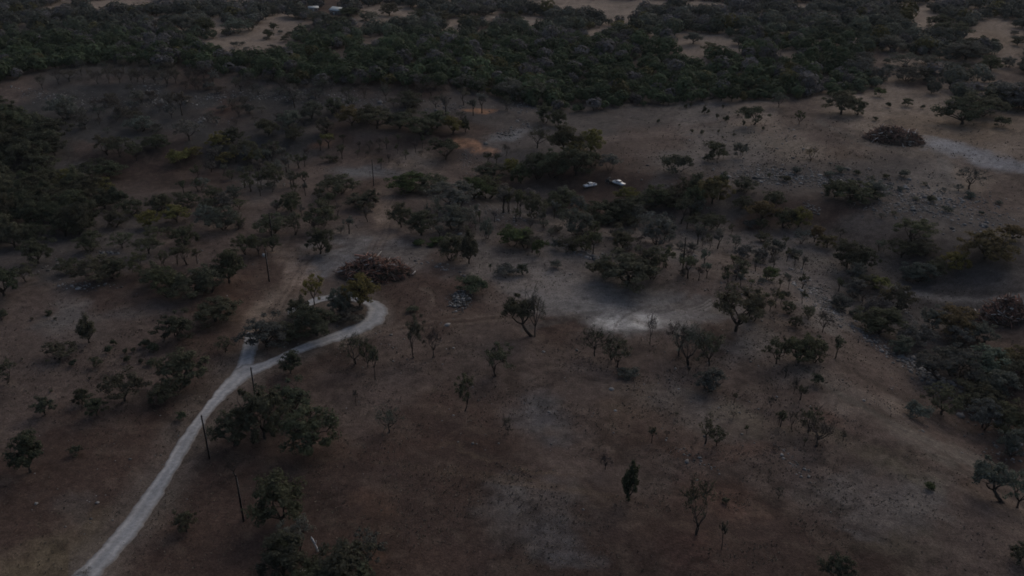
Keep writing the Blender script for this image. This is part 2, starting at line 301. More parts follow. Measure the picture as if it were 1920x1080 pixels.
def build_ground():
    us = np.concatenate([np.arange(-1500, -420, 30), np.arange(-420, -20, 10), np.arange(-20, 1940, 3.0), np.arange(1940, 2345, 10), np.arange(2345, 3430, 30)])
    vs = np.concatenate([np.arange(2000, 1100, -14), np.arange(1100, -12, -2.6), np.arange(-12, -150, -4), np.arange(-150, -205, -5)])
    U, Vv = np.meshgrid(us, vs)
    X, Y = flat(U, Vv); Z = height(X, Y)
    nv, nu = U.shape
    pu, pv, _ = project(X, Y, Z)
    pu, pv = pu.ravel(), pv.ravel(); x, y = X.ravel(), Y.ravel()
    ws = np.clip((pv + 222) / 1000, .05, 1.5)              # edge raggedness follows the scale of the place
    qu = pu + ((fbm(x, y, 14, 4, 11.) - .5) * 100 + (fbm(x, y, 4, 4, 19.) - .5) * 60) * ws
    qv = pv + ((fbm(x, y, 14, 4, 31.) - .5) * 66 + (fbm(x, y, 4, 4, 29.) - .5) * 40) * ws * ws
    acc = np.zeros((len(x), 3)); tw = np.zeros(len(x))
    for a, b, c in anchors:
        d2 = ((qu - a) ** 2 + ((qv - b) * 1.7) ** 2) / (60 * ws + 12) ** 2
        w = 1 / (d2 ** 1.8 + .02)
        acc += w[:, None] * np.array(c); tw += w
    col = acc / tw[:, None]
    mot = fbm(x, y, 9, 4, 71.); brk = sstep(.30, .62, fbm(x, y, 5.5, 5, 83.))
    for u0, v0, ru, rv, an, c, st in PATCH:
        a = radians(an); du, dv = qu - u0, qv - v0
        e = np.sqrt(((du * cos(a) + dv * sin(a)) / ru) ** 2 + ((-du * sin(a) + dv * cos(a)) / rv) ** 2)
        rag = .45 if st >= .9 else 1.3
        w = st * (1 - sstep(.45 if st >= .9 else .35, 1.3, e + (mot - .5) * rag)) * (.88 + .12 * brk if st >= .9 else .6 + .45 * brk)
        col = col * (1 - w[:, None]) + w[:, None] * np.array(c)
    for P, hw, c, st in [([(158, 1082), (236, 1000), (278, 940), (318, 880), (353, 820), (389, 770), (430, 722), (468, 690)], 30, (.20, .168, .145), .5), ([(468, 690), (510, 676), (590, 645), (676, 614), (712, 590), (690, 563), (600, 562), (540, 586)], 15, (.22, .185, .16), .55), ([(470, 680), (478, 640), (490, 600), (520, 560)], 16, (.25, .2, .165), .5)] + strokes():
        m = (pu > min(p[0] for p in P) - 30) & (pu < max(p[0] for p in P) + 30) & (pv > min(p[1] for p in P) - 30) & (pv < max(p[1] for p in P) + 30)
        ii = np.where(m)[0]; a, b = pu[ii] + (fbm(x[ii], y[ii], 6, 2, 40.) - .5) * 6, pv[ii] + (fbm(x[ii], y[ii], 6, 2, 44.) - .5) * 4
        d = np.full(len(ii), 1e9)
        for p, q in zip(P[:-1], P[1:]):
            L2 = (q[0] - p[0]) ** 2 + (q[1] - p[1]) ** 2
            t = np.clip(((a - p[0]) * (q[0] - p[0]) + (b - p[1]) * (q[1] - p[1])) / L2, 0, 1)
            d = np.minimum(d, np.hypot(a - p[0] - t * (q[0] - p[0]), b - p[1] - t * (q[1] - p[1])))
        w = np.clip(st * 1.5 * (1 - sstep(hw * .6, hw * 2.4, d)) * (.4 + .9 * fbm(x[ii], y[ii], 7, 2, 50.)), 0, .95)
        col[ii] = col[ii] * (1 - w[:, None]) + w[:, None] * np.array(c)
    ca, sa = cos(radians(-38)), sin(radians(-38)); lx, ly = x * ca + y * sa, -x * sa + y * ca
    st1 = fbm(lx / 3.2, ly, 2.6, 4, 91.); st2 = fbm(lx / 4.5, ly, 7.5, 4, 97.); b1 = fbm(x, y, 3.2, 5, 101.)
    gr = sstep(.50, .66, .5 * st1 + .5 * b1)[:, None]; dk = sstep(.52, .68, .55 * st2 + .45 * fbm(x, y, 2.2, 4, 111.))[:, None]
    col = col * (1 - gr * .5) + gr * .5 * (col * 1.12 + np.array((.045, .040, .030)))
    col = col * (1 - dk * .34)
    col = col * .6                                         # all ground colours lowered evenly, balanced against the exposure
    g = np.arange(nu * nv).reshape(nv, nu)
    F = np.stack([g[:-1, :-1], g[:-1, 1:], g[1:, 1:], g[1:, :-1]], -1).reshape(-1, 4)
    m, ns, ls, b = mat('ranch_soil')
    at = N(ns, 'ShaderNodeAttribute', attribute_name='tint')
    ge = N(ns, 'ShaderNodeNewGeometry'); val = None
    mp = N(ns, 'ShaderNodeMapping'); mp.inputs['Scale'].default_value = (1, 1, 0); ls.new(ge.outputs['Position'], mp.inputs['Vector'])
    def noise(sc, det, lo, hi, rough=.6):
        n = N(ns, 'ShaderNodeTexNoise'); n.inputs['Scale'].default_value = sc; n.inputs['Detail'].default_value = det; n.inputs['Roughness'].default_value = rough
        ls.new(mp.outputs[0], n.inputs['Vector'])
        r = N(ns, 'ShaderNodeMapRange'); r.inputs[1].default_value = .32; r.inputs[2].default_value = .68; r.inputs[3].default_value = lo; r.inputs[4].default_value = hi
        ls.new(n.outputs[0], r.inputs[0]); return r.outputs[0], n.outputs[0]
    a1, _ = noise(.06, 3, .84, 1.16); a2, _ = noise(.55, 6, .66, 1.34, .72); a3, n3 = noise(2.3, 5, .60, 1.42, .75)
    m1 = N(ns, 'ShaderNodeMath', operation='MULTIPLY'); ls.new(a1, m1.inputs[0]); ls.new(a2, m1.inputs[1])
    m2 = N(ns, 'ShaderNodeMath', operation='MULTIPLY'); ls.new(m1.outputs[0], m2.inputs[0]); ls.new(a3, m2.inputs[1])
    sc = N(ns, 'ShaderNodeVectorMath', operation='SCALE'); ls.new(at.outputs['Color'], sc.inputs[0]); ls.new(m2.outputs[0], sc.inputs['Scale'])
    # dead grass on the soil
    g1, _ = noise(.16, 5, -.25, .75, .65); g2, _ = noise(1.1, 4, .2, 1.3, .75)
    gm = N(ns, 'ShaderNodeMath', operation='MULTIPLY', use_clamp=True); ls.new(g1, gm.inputs[0]); ls.new(g2, gm.inputs[1])
    gs = N(ns, 'ShaderNodeMath', operation='MULTIPLY'); ls.new(gm.outputs[0], gs.inputs[0]); gs.inputs[1].default_value = .42
    gc = N(ns, 'ShaderNodeVectorMath', operation='MULTIPLY'); ls.new(sc.outputs[0], gc.inputs[0]); gc.inputs[1].default_value = (1.30, 1.32, 1.20)
    mx = N(ns, 'ShaderNodeMix', data_type='RGBA'); ls.new(gs.outputs[0], mx.inputs[0]); ls.new(sc.outputs[0], mx.inputs[6]); ls.new(gc.outputs[0], mx.inputs[7])
    # litter and pebbles
    vo = N(ns, 'ShaderNodeTexVoronoi'); vo.inputs['Scale'].default_value = .9; ls.new(mp.outputs[0], vo.inputs['Vector'])
    vr = N(ns, 'ShaderNodeMapRange'); vr.inputs[1].default_value = .13; vr.inputs[2].default_value = .2; vr.inputs[3].default_value = 1; vr.inputs[4].default_value = 0; ls.new(vo.outputs['Distance'], vr.inputs[0])
    sp = N(ns, 'ShaderNodeSeparateColor'); ls.new(vo.outputs['Color'], sp.inputs[0])
    pc = N(ns, 'ShaderNodeMapRange'); pc.inputs[1].default_value = 0; pc.inputs[2].default_value = 1; pc.inputs[3].default_value = .45; pc.inputs[4].default_value = 1.7; ls.new(sp.outputs[0], pc.inputs[0])
    pv_ = N(ns, 'ShaderNodeVectorMath', operation='SCALE'); ls.new(mx.outputs[2], pv_.inputs[0]); ls.new(pc.outputs[0], pv_.inputs['Scale'])
    ps = N(ns, 'ShaderNodeMath', operation='MULTIPLY'); ls.new(vr.outputs[0], ps.inputs[0]); ps.inputs[1].default_value = .75
    m3 = N(ns, 'ShaderNodeMix', data_type='RGBA'); ls.new(ps.outputs[0], m3.inputs[0]); ls.new(mx.outputs[2], m3.inputs[6]); ls.new(pv_.outputs[0], m3.inputs[7])
    ls.new(m3.outputs[2], b.inputs['Base Color'])
    bu = N(ns, 'ShaderNodeBump'); bu.inputs['Strength'].default_value = .6; bu.inputs['Distance'].default_value = .35; ls.new(n3, bu.inputs['Height']); ls.new(bu.outputs[0], b.inputs['Normal'])
    b.inputs['Roughness'].default_value = .95; b.inputs['Specular IOR Level'].default_value = .08
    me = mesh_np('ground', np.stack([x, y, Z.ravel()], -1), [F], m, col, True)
    return tag(link('ground', me), kind='structure')
build_ground()

# ---------------------------------------------------------------- gravel road
def spline(P, n):
    P = np.array(P, float); Q = np.vstack([2 * P[0] - P[1], P, 2 * P[-1] - P[-2]]); out = []
    for i in range(1, len(Q) - 2):
        t = np.linspace(0, 1, n, endpoint=False)[:, None]
        a, b, c, d = Q[i - 1], Q[i], Q[i + 1], Q[i + 2]
        out.append(.5 * (2 * b + (c - a) * t + (2 * a - 5 * b + 4 * c - d) * t ** 2 + (3 * b - a - 3 * c + d) * t ** 3))
    return np.vstack(out + [P[-1:]])
ROAD_L = [(-260, 1500), (-95, 1300), (20, 1180), (62, 1130), (128, 1082), (172, 1042), (213, 1000), (258, 940), (302, 880), (338, 820), (376, 770), (418, 716), (452, 684), (484, 680), (520, 666), (567, 645), (612, 628), (652, 612), (676, 600), (687, 588), (685, 574), (668, 567), (640, 564), (605, 566), (570, 580), (540, 590)]
ROAD_R = [(-120, 1500), (20, 1300), (110, 1180), (150, 1130), (186, 1082), (225, 1042), (259, 1000), (299, 940), (333, 880), (369, 820), (401, 770), (440, 732), (466, 712), (492, 698), (522, 682), (562, 663), (612, 648), (662, 632), (700, 616), (722, 600), (728, 582), (716, 568), (690, 560), (642, 554), (596, 556), (540, 580)]
STUB_L = [(436, 700), (446, 676), (452, 655), (456, 636), (462, 622)]
STUB_R = [(470, 700), (476, 680), (482, 660), (486, 640), (484, 628)]
def ribbon(name, L, R, dz):
    A, B = spline(L, 12), spline(R, 12); n = len(A); K = 15
    ax, ay, _ = ground(A[:, 0], A[:, 1]); bx, by, _ = ground(B[:, 0], B[:, 1])
    w0 = np.hypot(bx - ax, by - ay)[:, None]
    ts = np.linspace(0, 1, K)[None]
    tt = ts + (fbm(ax * 1.0, ay, 1.3, 4, 3.) - .5)[:, None] * .24 * (1 - ts) + (fbm(bx, by, 1.3, 4, 8.) - .5)[:, None] * .24 * ts
    X = ax[:, None] + (bx - ax)[:, None] * tt; Y = ay[:, None] + (by - ay)[:, None] * tt
    Z = height(X, Y) + dz + .05 * np.sin(ts * pi) 
    Z[:, 0] -= dz + .05; Z[:, -1] -= dz + .05
    g = np.arange(n * K).reshape(n, K)
    F = np.stack([g[:-1, :-1], g[:-1, 1:], g[1:, 1:], g[1:, :-1]], -1).reshape(-1, 4)
    base = np.array((.43, .44, .46)); rut = np.array((.60, .59, .585)); edge = np.array((.24, .205, .18))
    k = .9 * np.exp(-((ts - .24) / .13) ** 2) + .55 * np.exp(-((ts - .72) / .09) ** 2)
    e = np.clip(1 - np.minimum(ts, 1 - ts) / .2, 0, 1)
    nz = .6 * fbm(X, Y, 2.2, 3, 5.) + .4 * fbm(X, Y, 11, 2, 15.)
    c = base + (rut - base) * k[..., None]
    c = c * (.62 + .76 * nz[..., None]); c = c * (1 - e[..., None] * .9) + edge * e[..., None] * .9
    c = c * .6
    return np.stack([X, Y, Z], -1).reshape(-1, 3), F, c.reshape(-1, 3)
def build_road():
    m, ns, ls, b = mat('white_gravel')
    at = N(ns, 'ShaderNodeAttribute', attribute_name='tint'); ge = N(ns, 'ShaderNodeNewGeometry')
    n = N(ns, 'ShaderNodeTexNoise'); n.inputs['Scale'].default_value = 1.3; n.inputs['Detail'].default_value = 6; n.inputs['Roughness'].default_value = .75; ls.new(ge.outputs['Position'], n.inputs['Vector'])
    r = N(ns, 'ShaderNodeMapRange'); r.inputs[1].default_value = .3; r.inputs[2].default_value = .7; r.inputs[3].default_value = .7; r.inputs[4].default_value = 1.3; ls.new(n.outputs[0], r.inputs[0])
    s = N(ns, 'ShaderNodeVectorMath', operation='SCALE'); ls.new(at.outputs['Color'], s.inputs[0]); ls.new(r.outputs[0], s.inputs['Scale']); ls.new(s.outputs[0], b.inputs['Base Color'])
    b.inputs['Roughness'].default_value = .95; b.inputs['Specular IOR Level'].default_value = .1
    V, F, c = ribbon('road', ROAD_L, ROAD_R, .10); V2, F2, c2 = ribbon('road', STUB_L, STUB_R, .05)
    me = mesh_np('road', np.vstack([V, V2]), [F, F2 + len(V)], m, np.vstack([c, c2]), True)
    tag(link('road', me), kind='structure')
build_road()

# ---------------------------------------------------------------- trees
def unit(rng, n):
    v = rng.normal(size=(n, 3)); return v / np.linalg.norm(v, axis=1)[:, None]
def leaf_quads(rng, centers, radii, per, size, flat=.8, body=None):
    k = len(centers); c = np.repeat(np.arange(k), per); n = len(c)
    p = centers[c] + unit(rng, n) * (rng.random(n) ** .45)[:, None] * radii[c][:, None] * np.array([1, 1, flat])
    o = p - centers[c]; o /= np.linalg.norm(o, axis=1)[:, None] + 1e-6
    if body is not None:                                   # leaves of the outer crown face outward
        q = p - body; o = o * .6 + .7 * q / (np.linalg.norm(q, axis=1)[:, None] + 1e-6)
    nn = o + unit(rng, n) * .75; nn /= np.linalg.norm(nn, axis=1)[:, None] + 1e-6
    a = np.cross(nn, unit(rng, n)); a /= np.linalg.norm(a, axis=1)[:, None] + 1e-6; b = np.cross(nn, a)
    s = size * rng.uniform(.6, 1.4, n)[:, None]
    a = a * s; b = b * s * .62
    V = np.stack([p - a - b * .4, p - b + a * .1, p + a + b * .3, p + b - a * .1], 1).reshape(-1, 3)
    return V, np.arange(4 * n).reshape(n, 4)
def limb(mb, rng, p, q, r0, r1, bend=.12, sides=5, seg=5):
    p, q = np.array(p, float), np.array(q, float); L = np.linalg.norm(q - p)
    off = rng.normal(size=3) * L * bend; off[2] = abs(off[2]) * .6
    t = np.linspace(0, 1, seg)[:, None]
    P = p + (q - p) * t + off * np.sin(t * pi) + rng.normal(size=(seg, 3)) * L * .025 * (t > 0) * (t < 1)
    mb.tube(P, np.linspace(r0, r1, seg), sides)
    return P
def make_tree(seed, crown=((0, 0, .66), (.48, .48, .30)), fork=.22, limbs=4, clumps=26, crad=.13, per=150, size=.032, stems=1, tr=.026, twigs=0, lean=(0, 0), spire=0.0, flat=.75, upbias=.35, gaps=.0, twiglen=.10, low=-.55):
    """unit tree: crown about 1 wide, 1 high; returns trunk mesh data (MB) and crown mesh data (MB)"""
    rng = np.random.default_rng(seed); T, C = MB(), MB()
    cc, cr = np.array(crown[0], float), np.array(crown[1], float)
    d = unit(rng, clumps * 3); d[:, 2] += upbias; d /= np.linalg.norm(d, axis=1)[:, None]
    d = d[d[:, 2] > low][:clumps]
    rr = rng.random(len(d)) ** .38
    lump = 1 + .22 * np.sin(d[:, 0] * 3 + seed) * np.cos(d[:, 1] * 4 + seed * 2.) + .12 * rng.normal(size=len(d))
    if gaps: d = d[rng.random(len(d)) > gaps]; rr, lump = rr[:len(d)], lump[:len(d)]
    ctr = cc + d * (rr * lump)[:, None] * cr * (1 - .6 * crad)
    if spire:
        ctr = np.vstack([ctr] + [[cc + np.array([rng.normal() * .03, rng.normal() * .03, cr[2] * (.8 + .25 * k * spire)])] for k in range(4)])
    rad = crad * rng.uniform(.65, 1.35, len(ctr))
    ends = []
    for s in range(stems):
        an = rng.uniform(0, 2 * pi); base = np.array([cos(an), sin(an), 0]) * (.05 * (stems > 1)) + np.array([0, 0, -.02])
        f = np.array([base[0] * 2.4 + lean[0] * fork, base[1] * 2.4 + lean[1] * fork, fork * rng.uniform(.85, 1.15)])
        k = tr * (1.0 if stems == 1 else .75)
        P = limb(T, rng, base, f, k * 1.35, k, .05, 7, 5); T.tube([base - [0, 0, .03], base + [0, 0, .035]], [k * 2.1, k * 1.25], 7)
        nl = max(2, limbs // stems + (stems > 1))
        for l in range(nl):
            a2 = an + (l - (nl - 1) / 2) * (2 * pi / nl if stems == 1 else 1.2) + rng.normal() * .25
            q = cc + np.array([cos(a2), sin(a2), 0]) * cr * rng.uniform(.42, .62) + np.array([0, 0, cr[2] * rng.uniform(-.35, .25)])
            Q = limb(T, rng, f, q, k * .72, k * .3, .13, 5, 6); ends.append(Q[2:])
    E = np.vstack(ends)
    for c in ctr:
        j = np.argmin(np.linalg.norm((E - c) * [1, 1, 1.3], axis=1))
        Q = limb(T, rng, E[j], c, tr * .30, tr * .12, .12, 4, 4)
        for w in range(twigs):
            e = c + unit(rng, 1)[0] * twiglen * rng.uniform(.5, 1.3) + np.array([0, 0, twiglen * .35])
            limb(C, rng, c if rng.random() < .6 else Q[2], e, tr * .19, tr * .09, .12, 3, 3)
    if per:
        V, F = leaf_quads(rng, ctr, rad, per, size, flat, cc - [0, 0, cr[2] * .4]); C.add(V, F)
    return T, C
PROTO = {}
def proto(key, kind, mats, specs, names):
    PROTO[key] = dict(kind=kind, names=names, v=[])
    for s in specs:
        T, C = make_tree(**s); PROTO[key]['v'].append((T.mesh(names[0], mats[0], True), C.mesh(names[1], mats[1])))
OAK = ('trunk', 'crown'); BUSH = ('stem', 'foliage'); BARE = ('trunk', 'crown')
proto('D', 'oak_tree', (M_BARK, M_LEAF), [dict(seed=s, clumps=50, crad=.105, per=72, size=.026, fork=.14, crown=((0, 0, .54), (.46, .46, .43)), limbs=5, upbias=.12, low=-.8) for s in (1, 2, 3, 4)], OAK)
proto('S', 'oak_tree', (M_BARK, M_LEAF), [dict(seed=s, clumps=42, crad=.10, per=66, size=.025, fork=.14, upbias=.2, low=-.7, crown=((0, 0, .63), (.49, .49, .34)), limbs=6, stems=st, tr=.022, flat=.7) for s, st in ((11, 1), (12, 2), (13, 3))], OAK)
proto('O', 'oak_tree', (M_BARK, M_LEAF), [dict(seed=s, clumps=36, crad=.09, per=36, size=.024, fork=.18, low=-.7, upbias=.15, crown=((0, 0, .60), (.45, .45, .38)), limbs=5, twigs=3, stems=st, tr=.02) for s, st in ((21, 1), (22, 2), (23, 1))], OAK)
proto('B', 'bare_tree', (M_TWIG, M_LEAF), [dict(seed=s, clumps=44, crad=.09, per=10, size=.018, fork=.2, crown=((0, 0, .62), (.44, .44, .36)), limbs=6, twigs=8, stems=st, tr=.019, twiglen=.12) for s, st in ((31, 1), (32, 2), (33, 1))], BARE)
proto('J', 'juniper_tree', (M_BARK, M_LEAF), [dict(seed=s, clumps=50, crad=.10, per=80, size=.026, fork=.14, crown=((0, 0, .50), (.38, .38, .46)), limbs=5, flat=1.0, upbias=0., spire=.6) for s in (41, 42)], OAK)
proto('H', 'shrub', (M_BARK, M_LEAF), [dict(seed=s, clumps=26, crad=.15, per=62, size=.038, fork=.08, crown=((0, 0, .5), (.46, .46, .44)), limbs=5, stems=3, tr=.014) for s in (51, 52, 53)], BUSH)
proto('N', 'sapling', (M_BARK, M_LEAF), [dict(seed=s, clumps=16, crad=.12, per=38, size=.034, fork=.32, crown=((0, 0, .64), (.40, .40, .34)), limbs=4, twigs=3, tr=.03, stems=st) for s, st in ((61, 1), (62, 2), (63, 1))], OAK)
proto('L', 'oak_tree', (M_BARK, M_LEAF), [dict(seed=71, clumps=30, crad=.115, per=70, size=.026, fork=.30, crown=((-.28, .05, .68), (.40, .38, .26)), limbs=4, twigs=2, lean=(-.7, .1), tr=.03)], OAK)
proto('T', 'small_bush', (M_BARK, M_LEAF), [dict(seed=s, clumps=9, crad=.24, per=70, size=.075, fork=.06, crown=((0, 0, .48), (.42, .42, .38)), limbs=3, stems=2, tr=.02) for s in (81, 82, 83)], BUSH)
proto('M', 'oak_tree', (M_BARK, M_LEAF), [dict(seed=s, clumps=46, crad=.105, per=58, size=.026, fork=.10, crown=((0, 0, .5), (.46, .46, .46)), limbs=6, upbias=.05, low=-.85, stems=4, tr=.018, twigs=2) for s in (91, 92)], OAK)

COLS = {k: tuple(.88 * q for q in c) for k, c in {'g': (.108, .112, .074), 'k': (.084, .092, .062), 'b': (.140, .150, .132), 'y': (.185, .175, .065), 'o': (.165, .138, .070), 'l': (.095, .125, .056), 't': (.13, .118, .105), 'w': (.40, .38, .36)}.items()}
